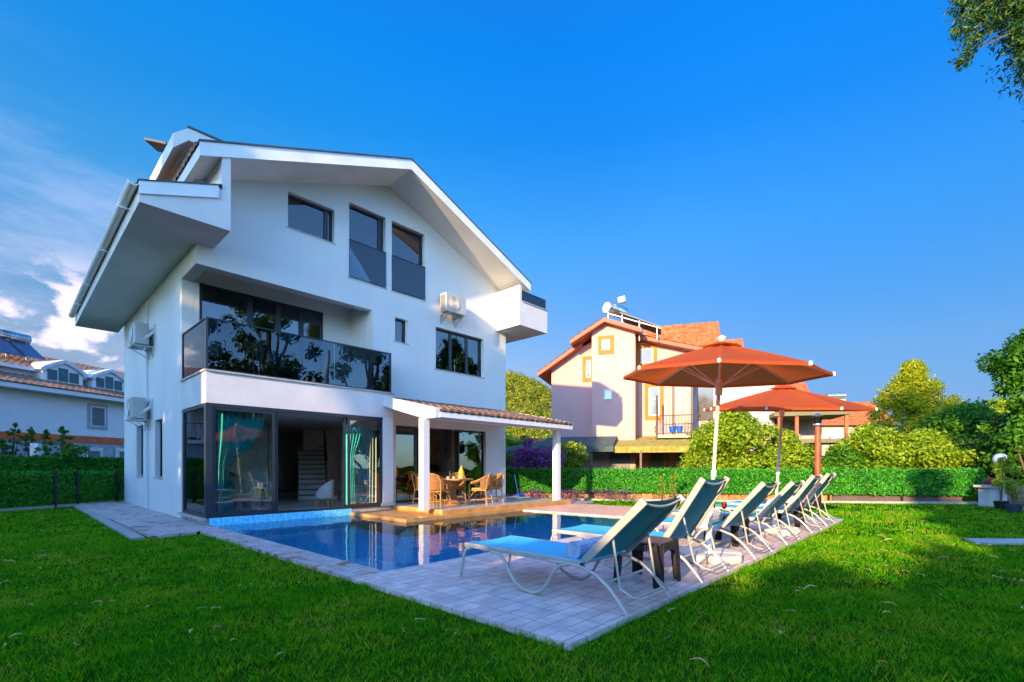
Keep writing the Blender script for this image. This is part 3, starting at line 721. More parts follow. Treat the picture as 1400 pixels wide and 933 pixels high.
M_STEP = tilemat('amber_step_mosaic', (.55,.27,.07), (.62,.34,.10), (.45,.25,.1), .3, .3, rough=.35, offset=0)
ZD = .05
d = MB()
d.poly([(-.22, -9.66, ZD), (10.75, -9.66, ZD), (10.6, -6.67, ZD), (-.27, -6.67, ZD)])
for (p, q) in (((-.22, -9.66), (10.75, -9.66)), ((10.75, -9.66), (10.6, -6.67)), ((-.27, -6.67), (-.22, -9.66))):
    d.quad((p[0], p[1], ZD), (q[0], q[1], ZD), (q[0], q[1], -.1), (p[0], p[1], -.1))
struct('deck', d, M_DECK)
d = MB()  # coping strip left of pool
d.poly([(-.27, -6.667, ZD), (.17, -6.667, ZD), (.06, -.02, ZD), (-.34, -.98, ZD)]); d.poly([(-.34, -.98, ZD), (.06, -.02, ZD), (0, -.02, ZD)])
d.quad((-.27, -6.667, ZD), (-.34, -.98, ZD), (-.34, -.98, -.1), (-.27, -6.667, -.1)); struct('poolside_paving', d, M_SIDE)
d = MB(); d.poly([(-1.12, -1.14, ZD+.002), (-.33, -.99, ZD+.002), (0, -.04, ZD+.002), (0, 9.9, ZD+.002), (-1.35, 9.9, ZD+.002), (-1.28, 6.7, ZD+.002)])
d.poly([(-1.12, -1.14, ZD), (-1.28, 6.7, ZD), (-1.28, 6.7, -.1), (-1.12, -1.14, -.1)]); d.poly([(-1.12, -1.14, ZD), (-.4, -.99, ZD), (-.4, -.99, -.1), (-1.12, -1.14, -.1)])
struct('side_path', d, M_SIDE)
d = MB(); d.box(-1.40, -1.22, -1.1, 9.9, -.05, .045); struct('path_kerb', d, mat('concrete', (.42,.40,.38), .85, bump=.4))
M_TERRA = tilemat('terracotta_paving', (.74,.42,.28), (.80,.48,.33), (.55,.33,.24), .4, .4, rough=.5, offset=0)
d = MB()
d.poly([(7.68, -6.67, ZD), (10.6, -6.67, ZD), (10.3, -2.2, ZD), (9.99, -2.2, ZD), (7.33, -2.5, ZD), (7.30, -2.5, ZD)])
d.poly([(7.33, -2.499, ZD), (9.985, -2.21, ZD), (7.33, -2.21, ZD)]); struct('pool_terrace', d, M_TERRA)
d = MB(); d.poly([(7.66, -6.66, ZD+.004), (7.90, -6.66, ZD+.004), (7.52, -2.5, ZD+.004), (7.28, -2.5, ZD+.004)]); d.prism([(7.652, -6.66), (7.672, -6.66), (7.292, -2.51), (7.272, -2.51)], 'z', -.06, .0535); struct('pool_coping', d, M_COPE)
d = MB(); d.box(3.30, 7.3, -2.52, -2.203, -.3, .10); d.box(3.30, 4.60, -2.20, -.02, -.3, .10); struct('step', d, M_STEP)
d = MB(); d.box(4.56, 9.99, -2.25, -2.203, .0, .195); d.box(4.57, 4.603, -2.2, -.0, .102, .195); struct('step_riser', d, M_STEP)
d = MB(); d.box(7.3, 9.99, -2.52, -2.26, 0, .045); struct('terrace_edge', d, M_TERRA)
d = MB(); d.box(9.99, 11.4, -2.2, 3.0, 0, .06); struct('far_path', d, mat('grey_paving', (.36,.34,.36), .7))
# kerb under far fence, far left strip
def fstrip(name, pts, z0, z1, m):
    b = MB(); b.prism([cw(*p) for p in pts], 'z', z0, z1); struct(name, b, m)
CONC = MATS['concrete']
fstrip('fence_kerb', [(-1, 18.75), (16.4, 16.25), (16.4, 16.75), (-1, 19.25)], -.05, .07, CONC)
fstrip('fence_kerb', [(-15.5, 8.6), (-13.9, 17.3), (-14.15, 17.3), (-15.75, 8.6)], -.05, .09, CONC)
x0, y0 = 8.0, 8.3
fstrip('stone_slab', [(8.0, 8.45), (14, 8.2), (14, 7.7), (7.75, 7.95)], -.05, .03, mat('pale_stone', (.55,.53,.52), .8, bump=.5))

# ---------------------------------------------------------------- lawn blades
lawn_ex = [[(-.21, -9.65), (10.77, -9.65), (10.62, -6.67), (10.32, -2.2), (11.4, -2.2), (11.4, 3), (9.99, 3), (9.95, 9.9), (-1.42, 9.9), (-1.42, -1.14), (-.32, -1.0), (-.25, -6.67)]]
def inpoly(P, poly):
    x, y = P[:, 0], P[:, 1]; c = np.zeros(len(P), bool); n = len(poly)
    for i in range(n):
        x1, y1 = poly[i]; x2, y2 = poly[(i+1) % n]
        cond = ((y1 > y) != (y2 > y)); t = (y-y1)/((y2-y1) if y2 != y1 else 1e-9)
        c ^= cond & (x < x1+t*(x2-x1))
    return c
def camxy(X, Y): return np.stack([CAMX+X*CT+Y*ST, CAMY-X*ST+Y*CT], 1)
def lawnpts(y0, y1, n, wid=1.13):
    Y = np.sqrt(RNG.random(n)*(y1*y1-y0*y0)+y0*y0); X = (RNG.random(n)*2-1)*(Y*wid+(2.0 if wid > 1.13 else 0))
    P = camxy(X, Y); k = ~inpoly(P, lawn_ex[0])
    k &= Y < 19.0-.143*(X+1)          # far fence line
    k &= ~((X < -9) & (X < -14.5+.185*(Y-13.67)))
    k &= ~((X > 7.8) & (X < 14) & (Y > 7.8) & (Y < 8.4))
    return P[k], Y[k]
def grassmat():
    m, nt, out = _nt('grass_blades'); L = nt.links.new; g = N(nt, 'ShaderNodeNewGeometry')
    r = ramp(nt, [(0, (.015,.24,.002)), (.35, (.06,.38,.003)), (.6, (.15,.47,.004)), (.82, (.34,.52,.008)), (1, (.6,.5,.08))])
    nz = N(nt, 'ShaderNodeTexNoise'); nz.inputs['Scale'].default_value = 1.1; nz.inputs['Detail'].default_value = 6; nz.inputs['Roughness'].default_value = .65; L(g.outputs['Position'], nz.inputs['Vector'])
    a = N(nt, 'ShaderNodeMath', operation='MULTIPLY_ADD'); a.inputs[1].default_value = 1.5; a.inputs[2].default_value = -.75; L(nz.outputs['Fac'], a.inputs[0])
    b2 = N(nt, 'ShaderNodeMath', operation='MULTIPLY_ADD'); b2.inputs[1].default_value = .75; L(g.outputs['Random Per Island'], b2.inputs[0]); L(a.outputs[0], b2.inputs[2])
    c2 = N(nt, 'ShaderNodeMath', operation='ADD'); c2.inputs[1].default_value = .12; L(b2.outputs[0], c2.inputs[0]); L(c2.outputs[0], r.inputs[0])
    b = N(nt, 'ShaderNodeBsdfPrincipled'); b.inputs['Roughness'].default_value = .55; b.inputs['Specular IOR Level'].default_value = .15; t = N(nt, 'ShaderNodeBsdfTranslucent')
    mx = N(nt, 'ShaderNodeMixShader'); mx.inputs[0].default_value = .45; L(r.outputs[0], b.inputs['Base Color']); L(r.outputs[0], t.inputs['Color']); L(b.outputs[0], mx.inputs[1]); L(t.outputs[0], mx.inputs[2]); L(mx.outputs[0], out.inputs[0])
    return m
def blades(bands):
    Vs = []; Fs = []; off = 0
    for (y0, y1, n, h, wd) in bands:
        P, Y = lawnpts(y0, y1, n, 1.25); n = len(P)
        # gather part of the blades into tufts
        nt_ = max(1, n//16); ti = RNG.integers(0, nt_, n); C = P[RNG.integers(0, n, nt_)]; use = (RNG.random(n) < .55)
        tuft_h = (.8+.7*RNG.random(nt_))[ti]*use+(1-use)*.8; sprd = (.012+.03*RNG.random(nt_))[ti]*(1+wd*40)
        Q = C[ti]+RNG.normal(size=(n, 2))*sprd[:, None]; outl = np.arctan2(Q[:, 1]-C[ti][:, 1], Q[:, 0]-C[ti][:, 0]); P = np.where(use[:, None], Q, P)
        cl = .55+.45*np.sin(P[:, 0]*3.1+1.7*np.sin(P[:, 1]*2.3))*np.sin(P[:, 1]*2.7+1.3*np.sin(P[:, 0]*1.9))
        cl2 = .5+.5*np.sin(P[:, 0]*11+3*np.sin(P[:, 1]*7))*np.sin(P[:, 1]*9+2*np.sin(P[:, 0]*8))
        hh = h*(.50+.35*cl+.45*cl2*RNG.random(n)+.25*RNG.random(n))*tuft_h
        a = RNG.random(n)*2*PI; lean = hh*(.25+.55*RNG.random(n)); la = np.where(use, outl+RNG.normal(size=n)*.35, a+PI/2+RNG.normal(size=n)*.8)
        w_ = wd*(.7+.6*RNG.random(n))
        V = np.zeros((n, 4, 3)); ca, sa = np.cos(a), np.sin(a)
        V[:, 0, 0] = P[:, 0]-ca*w_/2; V[:, 0, 1] = P[:, 1]-sa*w_/2
        V[:, 2, 0] = P[:, 0]+ca*w_/2; V[:, 2, 1] = P[:, 1]+sa*w_/2
        V[:, 1, 0] = P[:, 0]+np.cos(la)*lean; V[:, 1, 1] = P[:, 1]+np.sin(la)*lean; V[:, 1, 2] = hh
        V[:, 3, 0] = P[:, 0]-ca*w_*.1+np.cos(la)*lean*.25; V[:, 3, 1] = P[:, 1]+np.sin(la)*lean*.25; V[:, 3, 2] = hh*.45
        V[:, [1, 3]] = V[:, [3, 1]]; V = V[:, [0, 2, 3, 1]]
        Vs.append(V.reshape(-1, 3)); Fs.append(np.arange(n*4).reshape(n, 4)+off); off += n*4
    o = npmesh('grass', grassmat(), np.concatenate(Vs), np.concatenate(Fs))
    tag(o, kind='stuff', label='lush green lawn grass around the pool deck', cat='grass')
blades([(1.0, 5, 165000, .042, .0055), (5, 9, 150000, .046, .009), (9, 14, 95000, .05, .016), (14, 20, 55000, .05, .025)])

# ---------------------------------------------------------------- fallen leaves
def leafmesh(k):
    L_, wd, cv = [(.11, .014, .03), (.085, .018, .015), (.13, .012, .045), (.06, .024, .008)][k]
    b = MB(); n = 8; top = []; bot = []
    for i in range(n+1):
        f = i/n; x = (f-.5)*L_; y = cv*math.sin(PI*f)*(.8 if k != 2 else 1); w_ = wd*math.sin(PI*f)**.7*.5; z = .008+.012*math.sin(PI*f*1.0)
        top.append((x, y+w_, z+.004)); bot.append((x, y-w_, z-.002))
    b.v = top+bot
    for i in range(n): b.f.append((i, i+1, n+1+i+1, n+1+i))
    me = bpy.data.meshes.new('fallen_leaf'); me.from_pydata(b.v, [], b.f); me.materials.append(M_DRY); return me
M_DRY = leafmat('dry_leaf', [(.62,.36,.14), (.52,.17,.08), (.80,.60,.34), (.42,.40,.10), (.75,.52,.30), (.42,.20,.09)], .25, .6, objrand=True)
LM = [leafmesh(k) for k in range(4)]
Pn, Yn = lawnpts(3.0, 7.5, 215); Pf, Yf = lawnpts(7.5, 16, 165)
kk = 0
for P, Y in ((Pn, Yn), (Pf, Yf)):
    for p, y in zip(P, Y):
        o = bpy.data.objects.new('fallen_leaf', LM[random.choice([0, 0, 1, 2, 2, 3])]); COL.objects.link(o)
        o.location = (p[0], p[1], .045+.012*random.random()); s = random.uniform(.65, 1.05)*(1 if y < 7.5 else 1.3); o.scale = (s, s, s)
        o.rotation_euler = (random.uniform(-.3, .3), random.uniform(-.25, .25), random.uniform(0, 2*PI))
        tag(o, 'dry curled leaf fallen on the green lawn', 'leaf', 'dry leaves scattered on the lawn'); kk += 1
print('leaves', kk)
# ================================================================= LOUNGERS
M_ALU = mat('painted_aluminium', (.48,.47,.44), .38, metal=.25, var=.08, vscale=6)
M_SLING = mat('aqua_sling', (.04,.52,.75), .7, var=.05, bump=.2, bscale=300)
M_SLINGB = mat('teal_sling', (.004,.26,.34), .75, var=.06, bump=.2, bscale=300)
M_KNOB = mat('black_plastic', (.02,.02,.02), .5)
M_WICK = mat('dark_brown_plastic', (.022,.017,.02), .45, var=.2)
M_WHITE = M_PLAST
def arc(c, r, a0, a1, n, x):
    return [(x, c[0]+r*math.cos(a0+(a1-a0)*k/n), c[1]+r*math.sin(a0+(a1-a0)*k/n)) for k in range(n+1)]
def make_lounger(topy=-.14, topz=1.0):
    root = empty('sun_lounger', (0, 0, 0)); Wd = .74; hy, hz = .45, .40
    dx = Vector((0, topy-hy, topz-hz)); Lb = dx.length; dn = dx.normalized()
    for x in (0, Wd):
        b = MB(); xs = -1 if x == 0 else 1
        b.box(x-.015, x+.015, hy, 2.06, .345, .395)            # flat seat rail
        b.build('side_rail', M_ALU, root, bevel=.006, local=True)
        b = MB(); xo = x+xs*.022                               # hinge -> rear foot, curved
        P = [(xo, .85, .355), (xo, .62, .36), (xo, .45, .345), (xo, .30, .295), (xo, .19, .215), (xo, .10, .12), (xo, .0, .0)]
        b.tube(P, .016, 8); b.build('rear_leg', M_ALU, root, smooth=True, local=True)
        b = MB(); P = [(xo, 1.95, .345), (xo, 2.02, .33), (xo, 2.05, .28), (xo, 2.08, .16), (xo, 2.115, .0)]
        b.tube(P, .015, 8); b.build('front_leg', M_ALU, root, smooth=True, local=True)
        b = MB(); P = [(xo, 1.62, .345), (xo, 1.50, .335), (xo, 1.42, .27), (xo, 1.36, .17), (xo, 1.27, .075), (xo, 1.15, .022), (xo, 1.02, .018), (xo, .92, .06), (xo, .85, .15), (xo, .79, .25), (xo, .72, .325), (xo, .62, .352)]
        b.tube(P, .017, 8); b.build('curved_leg', M_ALU, root, smooth=True, local=True)
        b = MB(); a = Vector((x, hy, hz)); e = a+dx
        Mx = Matrix.Translation(a) @ Vector((0, dn.y, dn.z)).to_track_quat('Z', 'X').to_matrix().to_4x4()
        b.box(-.035, .035, -.016, .016, 0, Lb, Mx); b.build('backrest_rail', M_ALU, root, bevel=.008, local=True)
    for (e_, y, z) in ((0, 2.05, .35), (0, 1.3, .35), (0, .55, .35), (.02, .07, .09), (.02, .24, .24)):
        b = MB(); b.tube([(-e_, y, z), (Wd+e_, y, z)], .0125, 8); b.build('cross_bar', M_ALU, root, smooth=True, local=True)
    b = MB(); n = 8
    top = Vector((0, topy, topz))-dn*.03
    b.tube([(Wd*k/n, top.y+.05*math.sin(PI*k/n)*-dn.z*.2, top.z-.045*math.sin(PI*k/n)) for k in range(n+1)], .012, 8); b.build('top_bar', M_ALU, root, smooth=True, local=True)
    # slings
    def sling(y0, z0, y1, z1, sag, name, m, m2=None, thick=.004):
        V = []; nx, ny = 10, 12; b = MB()
        nd = Vector((0, -(z1-z0), y1-y0)).normalized()
        if nd.z < 0: nd = -nd
        for lay in (0, -thick):
            for j in range(ny+1):
                for i in range(nx+1):
                    s = sag*math.sin(PI*i/nx)*(.4+.6*math.sin(PI*(.1+.8*j/ny))); q = lay-s
                    b.v.append((.012+(Wd-.024)*i/nx, y0+(y1-y0)*j/ny+nd.y*q, z0+(z1-z0)*j/ny+nd.z*q))
        o = (nx+1)*(ny+1)
        for j in range(ny):
            for i in range(nx):
                a = j*(nx+1)+i; b.f.append((a, a+1, a+nx+2, a+nx+1)); b.f.append((o+a, o+a+nx+1, o+a+nx+2, o+a+1))
        return b.build(name, m, root, smooth=True, local=True)
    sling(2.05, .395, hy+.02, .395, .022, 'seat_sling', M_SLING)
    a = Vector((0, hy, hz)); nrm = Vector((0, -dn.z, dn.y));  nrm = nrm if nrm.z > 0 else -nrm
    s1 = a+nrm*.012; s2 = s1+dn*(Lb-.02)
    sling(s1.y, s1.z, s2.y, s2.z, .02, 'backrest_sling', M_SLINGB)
    # support stays (U bracket)
    m1 = a+dn*Lb*.42-nrm*.02
    b = MB()
    for x in (.05, Wd-.05): b.tube([(x, m1.y, m1.z), (x, .12, .20)], .011, 6)
    b.tube([(.05, .12, .20), (.07, .02, .14), (.12, -.05, .12), (Wd-.12, -.05, .12), (Wd-.07, .02, .14), (Wd-.05, .12, .20)], .011, 6)
    b.build('support_bracket', M_ALU, root, smooth=True, local=True)
    for x in (-.04, Wd+.04):
        b = MB(); b.lathe([(0, -.012), (.014, -.012), (.014, .012), (0, .012)], (x, hy, hz-.02), 8, Matrix.Rotation(PI/2, 4, 'Y')); b.build('knob', M_KNOB, root, local=True)
    return root
LS = [(.62, 1.02-.05, -.14, 'sun lounger closest to the camera, blue seat with a blue-white towel'),
      (2.2, 1.12, .0, 'second sun lounger from the front, steep teal backrest next to the umbrella pole'),
      (4.02, 1.03, -.1, 'sun lounger just past the first umbrella, two white towel rolls on its seat'),
      (5.65, 1.0, -.08, 'fourth sun lounger from the front, beside the far umbrella base'),
      (7.45, 1.08, -.02, 'fifth sun lounger from the front, dark backrest beyond the far umbrella'),
      (8.85, 1.1, -.02, 'sun lounger farthest from the camera at the end of the row')]
for (s, tz, ty, lab) in LS:
    o = make_lounger(ty, tz); o.location = (s, -9.66, ZD); tag(o, lab, 'sun lounger', 'sun loungers lined up on the pool deck')
def towel(loc, rz, r, L_, label, m, name='rolled_towel'):
    b = MB(); n = 46
    # spiral cross-section extruded
    prof = []
    for k in range(n): a = k*.42; rr = r*(.18+.82*k/(n-1)); prof.append((rr*math.cos(a), rr*math.sin(a)))
    for k in range(n-1):
        p, q = prof[k], prof[k+1]
        b.quad((p[0], -L_/2, p[1]), (q[0], -L_/2, q[1]), (q[0], L_/2, q[1]), (p[0], L_/2, p[1]))
    # thick end caps of roll
    for y in (-L_/2+.012, L_/2-.012): b.poly([(r*.93*math.cos(a*PI/10), y, r*.93*math.sin(a*PI/10)) for a in range(20)])
    sm = {}
    o = b.build(name, m, None); o.location = loc; o.rotation_euler = (0, 0, rz)
    s = o.modifiers.new('thick', 'SOLIDIFY'); s.thickness = .010
    return tag(o, label, 'towel')
M_TW = mat('white_towel', (.72,.72,.75), .95, bump=.8, bscale=120)
M_TB = mat('blue_white_towel', (.62,.68,.82), .95, bump=.8, bscale=120, col2=(.25,.38,.68), vscale=9)
zt_ = ZD+.395
towel((.80+.19, -9.03, zt_+.075), PI/2, .085, .60, 'blue and white towel rolled at the foot of the nearest backrest', M_TB)
towel((4.35, -8.93, zt_+.10), PI/2, .12, .42, 'large white towel roll on the lounger behind the umbrella pole', M_TW)
towel((4.42, -8.66, zt_+.095), PI/2, .11, .42, 'white towel roll lying in front of another white roll by the umbrella pole', M_TW)
towel((6.0, -8.95, zt_+.08), PI/2, .09, .5, 'white towel rolled against the backrest of the fourth lounger', M_TW)
towel((7.8, -8.95, zt_+.10), PI/2, .12, .5, 'blue patterned towel rolled on the fifth lounger', M_TB)
towel((9.2, -8.98, zt_+.10), PI/2, .12, .5, 'white towel rolled on the farthest lounger', M_TW)
# ================================================================= side tables
def make_table():
    root = empty('side_table', (0, 0, 0)); h = .46; w_ = .255
    b = MB(); b.box(-w_, w_, -w_, w_, h-.028, h); b.build('table_top', M_WICK, root, bevel=.012, local=True)
    b = MB()   # perforated apron: strips
    for sgn in (-1, 1):
        for ax in (0, 1):
            for k in range(19):
                a = -w_+.02+k*(2*w_-.04)/18
                dep = .13-.07*math.cos(a/w_*PI/2)
                if ax == 0: b.box(a-.006, a+.006, sgn*w_*.97-.006, sgn*w_*.97+.006, h-.03-dep, h-.026)
                else: b.box(sgn*w_*.97-.006, sgn*w_*.97+.006, a-.006, a+.006, h-.03-dep, h-.026)
            for z in (h-.05, h-.075):
                if ax == 0: b.box(-w_+.01, w_-.01, sgn*w_*.97-.008, sgn*w_*.97+.008, z-.006, z+.006)
                else: b.box(sgn*w_*.97-.008, sgn*w_*.97+.008, -w_+.01, w_-.01, z-.006, z+.006)
    b.build('apron', M_WICK, root, local=True)
    for sx in (-1, 1):
        for sy in (-1, 1):
            b = MB()
            for k in range(7):
                f = k/6
                for (ax) in (0, 1):
                    t0 = .01+.088*f; 
                    def P(q, z):  # q offset from the outer corner
                        e = (w_*.97+.02*(1-z/h)); return (sx*(e-(q if ax == 0 else 0)*(1-.25*(1-z/h))), sy*(e-(q if ax == 1 else 0)*(1-.25*(1-z/h))), z)
                    b.bar(P(t0, 0), P(t0, h-.03), .010, .010)
            for z in [j*.028+.01 for j in range(15)]:
                for ax in (0, 1): b.bar(P_(sx, sy, w_, h, .008, z, ax), P_(sx, sy, w_, h, .1, z, ax), .009, .007)
            b.build('leg', M_WICK, root, local=True)
    return root
def P_(sx, sy, w_, h, q, z, ax):
    e = (w_*.97+.02*(1-z/h)); return (sx*(e-(q if ax == 0 else 0)*(1-.25*(1-z/h))), sy*(e-(q if ax == 1 else 0)*(1-.25*(1-z/h))), z)
tb = make_table()
for i, (p, rz, lab) in enumerate((((1.86, -9.18), .05, 'dark perforated plastic side table between the two nearest loungers'),
                                ((5.12, -8.9), -.04, 'dark side table holding the yellow and red drinks'),
                                ((8.5, -9.0), .03, 'dark side table farthest down the deck, half hidden by loungers'))):
    o = tb if i == 0 else copy_tree(tb)
    o.location = (p[0], p[1], ZD); o.rotation_euler = (0, 0, rz); tag(o, lab, 'side table', 'dark side tables between the loungers')
def glass(loc, col, label):
    root = empty('drink_glass', loc, 0, label, 'glass')
    b = MB(); b.lathe([(0, 0), (.032, 0), (.03, .006), (.005, .012), (.005, .09), (.03, .11), (.042, .15), (.038, .21)], n=16); b.build('goblet', M_GLASSC, root, smooth=True, local=True)
    b = MB(); b.lathe([(0, .10), (.027, .112), (.038, .15), (.036, .19), (0, .19)], n=16); b.build('drink', mat('drink_'+('yellow' if col[1] > .3 else 'red'), col, .2), root, smooth=True, local=True)
glass((5.02, -8.72, ZD+.46), (.75,.55,.02), 'stemmed glass of yellow juice on the middle side table')
glass((5.13, -8.86, ZD+.46), (.5,.01,.02), 'stemmed glass of red drink on the middle side table')
b = MB(); b.lathe([(0, .0), (.03, 0), (.042, .10), (.038, .10), (.028, .01), (0, .01)], n=18); o = b.build('tumbler', mat('lilac_glass', (.35,.32,.6), .15), smooth=True); o.location = (1.93, -9.02, ZD+.46)
tag(o, 'small lilac tumbler on the nearest side table', 'tumbler')
# ================================================================= umbrellas
M_CAN = None
def canopymat():
    m, nt, out = _nt('rust_canvas'); L = nt.links.new
    b = N(nt, 'ShaderNodeBsdfPrincipled'); b.inputs['Base Color'].default_value = (.56,.10,.02,1); b.inputs['Roughness'].default_value = .8
    t = N(nt, 'ShaderNodeBsdfTranslucent'); t.inputs['Color'].default_value = (.72,.12,.015,1)
    mx = N(nt, 'ShaderNodeMixShader'); mx.inputs[0].default_value = .5
    tc = N(nt, 'ShaderNodeTexCoord'); nz = N(nt, 'ShaderNodeTexNoise'); nz.inputs['Scale'].default_value = 250
    nz2 = N(nt, 'ShaderNodeTexNoise'); nz2.inputs['Scale'].default_value = 2.5; ad = N(nt, 'ShaderNodeMath', operation='MULTIPLY_ADD'); ad.inputs[1].default_value = .05
    L(tc.outputs['Object'], nz.inputs[0]); L(tc.outputs['Object'], nz2.inputs[0]); L(nz.outputs['Fac'], ad.inputs[0]); L(nz2.outputs['Fac'], ad.inputs[2])
    bp = N(nt, 'ShaderNodeBump'); bp.inputs['Strength'].default_value = .3; bp.inputs['Distance'].default_value = .05; L(ad.outputs[0], bp.inputs['Height']); L(bp.outputs[0], b.inputs['Normal'])
    L(b.outputs[0], mx.inputs[1]); L(t.outputs[0], mx.inputs[2]); L(mx.outputs[0], out.inputs[0]); return m
M_CAN = canopymat()
def umbrella(loc, lean, rot, label, rad=1.38, apex=2.86, edge=2.46):
    root = empty('patio_umbrella', loc, 0, label, 'umbrella', 'rust-red umbrellas between the loungers')
    top = Vector((0, 0, apex)); Mt = Euler(lean).to_matrix().to_4x4()
    b = MB()
    K = 8; nr = 8; ns = 8
    # canopy with sag between ribs
    for j in range(nr+1):
        f = j/nr
        for i in range(K*ns):
            a = 2*PI*i/(K*ns)+rot; fr = (i % ns)/ns; sg = math.sin(PI*fr)
            chord = math.cos(PI/K)/math.cos((fr-.5)*2*PI/K)
            r_ = rad*f*(chord)*(1-.015*sg*f) ; z = apex+(edge-apex)*(f**1.12)-.035*sg*f*0-.03*math.sin(PI*f)*sg
            b.v.append(tuple(Mt @ Vector((r_*math.cos(a), r_*math.sin(a), z))))
    for j in range(nr):
        for i in range(K*ns):
            i2 = (i+1) % (K*ns); b.f.append((j*K*ns+i, j*K*ns+i2, (j+1)*K*ns+i2, (j+1)*K*ns+i))
    base = len(b.v)
    for i in range(K*ns):  # valance
        v = Vector(b.v[nr*K*ns+i]); b.v.append(tuple(v+Vector((0, 0, -.035))))
    for i in range(K*ns): i2 = (i+1) % (K*ns); b.f.append((nr*K*ns+i, nr*K*ns+i2, base+i2, base+i))
    b.build('canopy', M_CAN, root, local=True)
    b = MB()  # vent cap
    for j in range(4):
        f = j/3
        for i in range(16): a = 2*PI*i/16+rot; b.v.append(tuple(Mt @ Vector((.24*f*math.cos(a), .24*f*math.sin(a), apex+.045-.075*f))))
    for j in range(3):
        for i in range(16): i2 = (i+1) % 16; b.f.append((j*16+i, j*16+i2, (j+1)*16+i2, (j+1)*16+i))
    b.build('vent_cap', M_CAN, root, local=True)
    b = MB(); b.tube([(0, 0, .05), tuple(Mt @ Vector((0, 0, apex+.02)))], .024, 12); b.build('pole', mat('cream_pole', (.72,.66,.56), .4), root, smooth=True, local=True)
    b = MB(); b.lathe([(0, apex+.0), (.05, apex+.06), (.06, apex+.09), (.0, apex+.12)], n=14, M=Mt); b.build('finial', M_PLAST, root, smooth=True, local=True)
    b = MB(); b.lathe([(.0, 2.20), (.045, 2.20), (.045, 2.40), (0, 2.40)], n=12, M=Mt); b.build('slider', M_PLAST, root, local=True)
    b = MB(); b.lathe([(.0, 1.12), (.035, 1.12), (.035, 1.2), (0, 1.2)], n=12, M=Mt); b.build('joint_collar', M_PLAST, root, local=True)
    for i in range(K):
        a = 2*PI*i/K+rot; e = Vector((rad*math.cos(a), rad*math.sin(a), edge-.012)); 
        pts = [Mt @ Vector((rad*f*math.cos(a), rad*f*math.sin(a), apex-.012+(edge-apex)*(f**1.12))) for f in (.02, .35, .7, 1.0)]
        b = MB(); b.tube(pts, .009, 6); rb = b.build('rib', M_PLAST, root, smooth=True, local=True)
        b = MB(); b.tube([Mt @ Vector((0, 0, 2.30)), Mt @ Vector((rad*.52*math.cos(a), rad*.52*math.sin(a), apex-.02+(edge-apex)*.48))], .008, 6); b.build('strut', M_PLAST, root, smooth=True, local=True)
        b = MB(); b.lathe([(0, -.03), (.02, -.02), (.02, .02), (0, .03)], tuple(pts[-1]), 8); b.build('rib_end', M_PLAST, root, local=True)
    bs = None
    b = MB(); b.lathe([(.075, 0), (.075, .10), (.045, .14), (.034, .38), (0, .38)], n=16); b.build('socket', M_PLAST, root, smooth=True, local=True)
    for i in range(4):
        a = PI/4+i*PI/2; b = MB(); Mx = Matrix.Rotation(a+.3, 4, 'Z') @ Matrix.Translation((.24, 0, 0))
        pts = [(-.16, -.08), (-.05, -.2), (.1, -.24), (.17, -.16), (.19, 0), (.17, .16), (.1, .24), (-.05, .2), (-.16, .08)]
        pts = [tuple((Mx @ Vector((p[0], p[1], 0)))[:2]) for p in pts]; b.prism(pts, 'z', .0, .105); b.build('base_weight', mat('cream_plastic', (.70,.66,.60), .5, var=.08), root, bevel=.03, local=True)
    return root
# lean expressed as a rotation about the camera's view axis (small)
def leanrot(right, back):
    ax = Vector((ST, CT, 0))*1.0; q = Matrix.Rotation(R(right), 3, ax) @ Matrix.Rotation(R(back), 3, Vector((CT, -ST, 0)))
    return q.to_euler()
umbrella((3.56, -9.20, ZD), leanrot(2.0, 3.5), .34, 'nearer and larger-looking rust red umbrella, standing between the second and third loungers', rad=1.27)
umbrella((7.02, -9.12, ZD), leanrot(.3, 6.0), .08, 'farther orange-red umbrella, standing behind the fourth lounger', apex=2.72, edge=2.32)
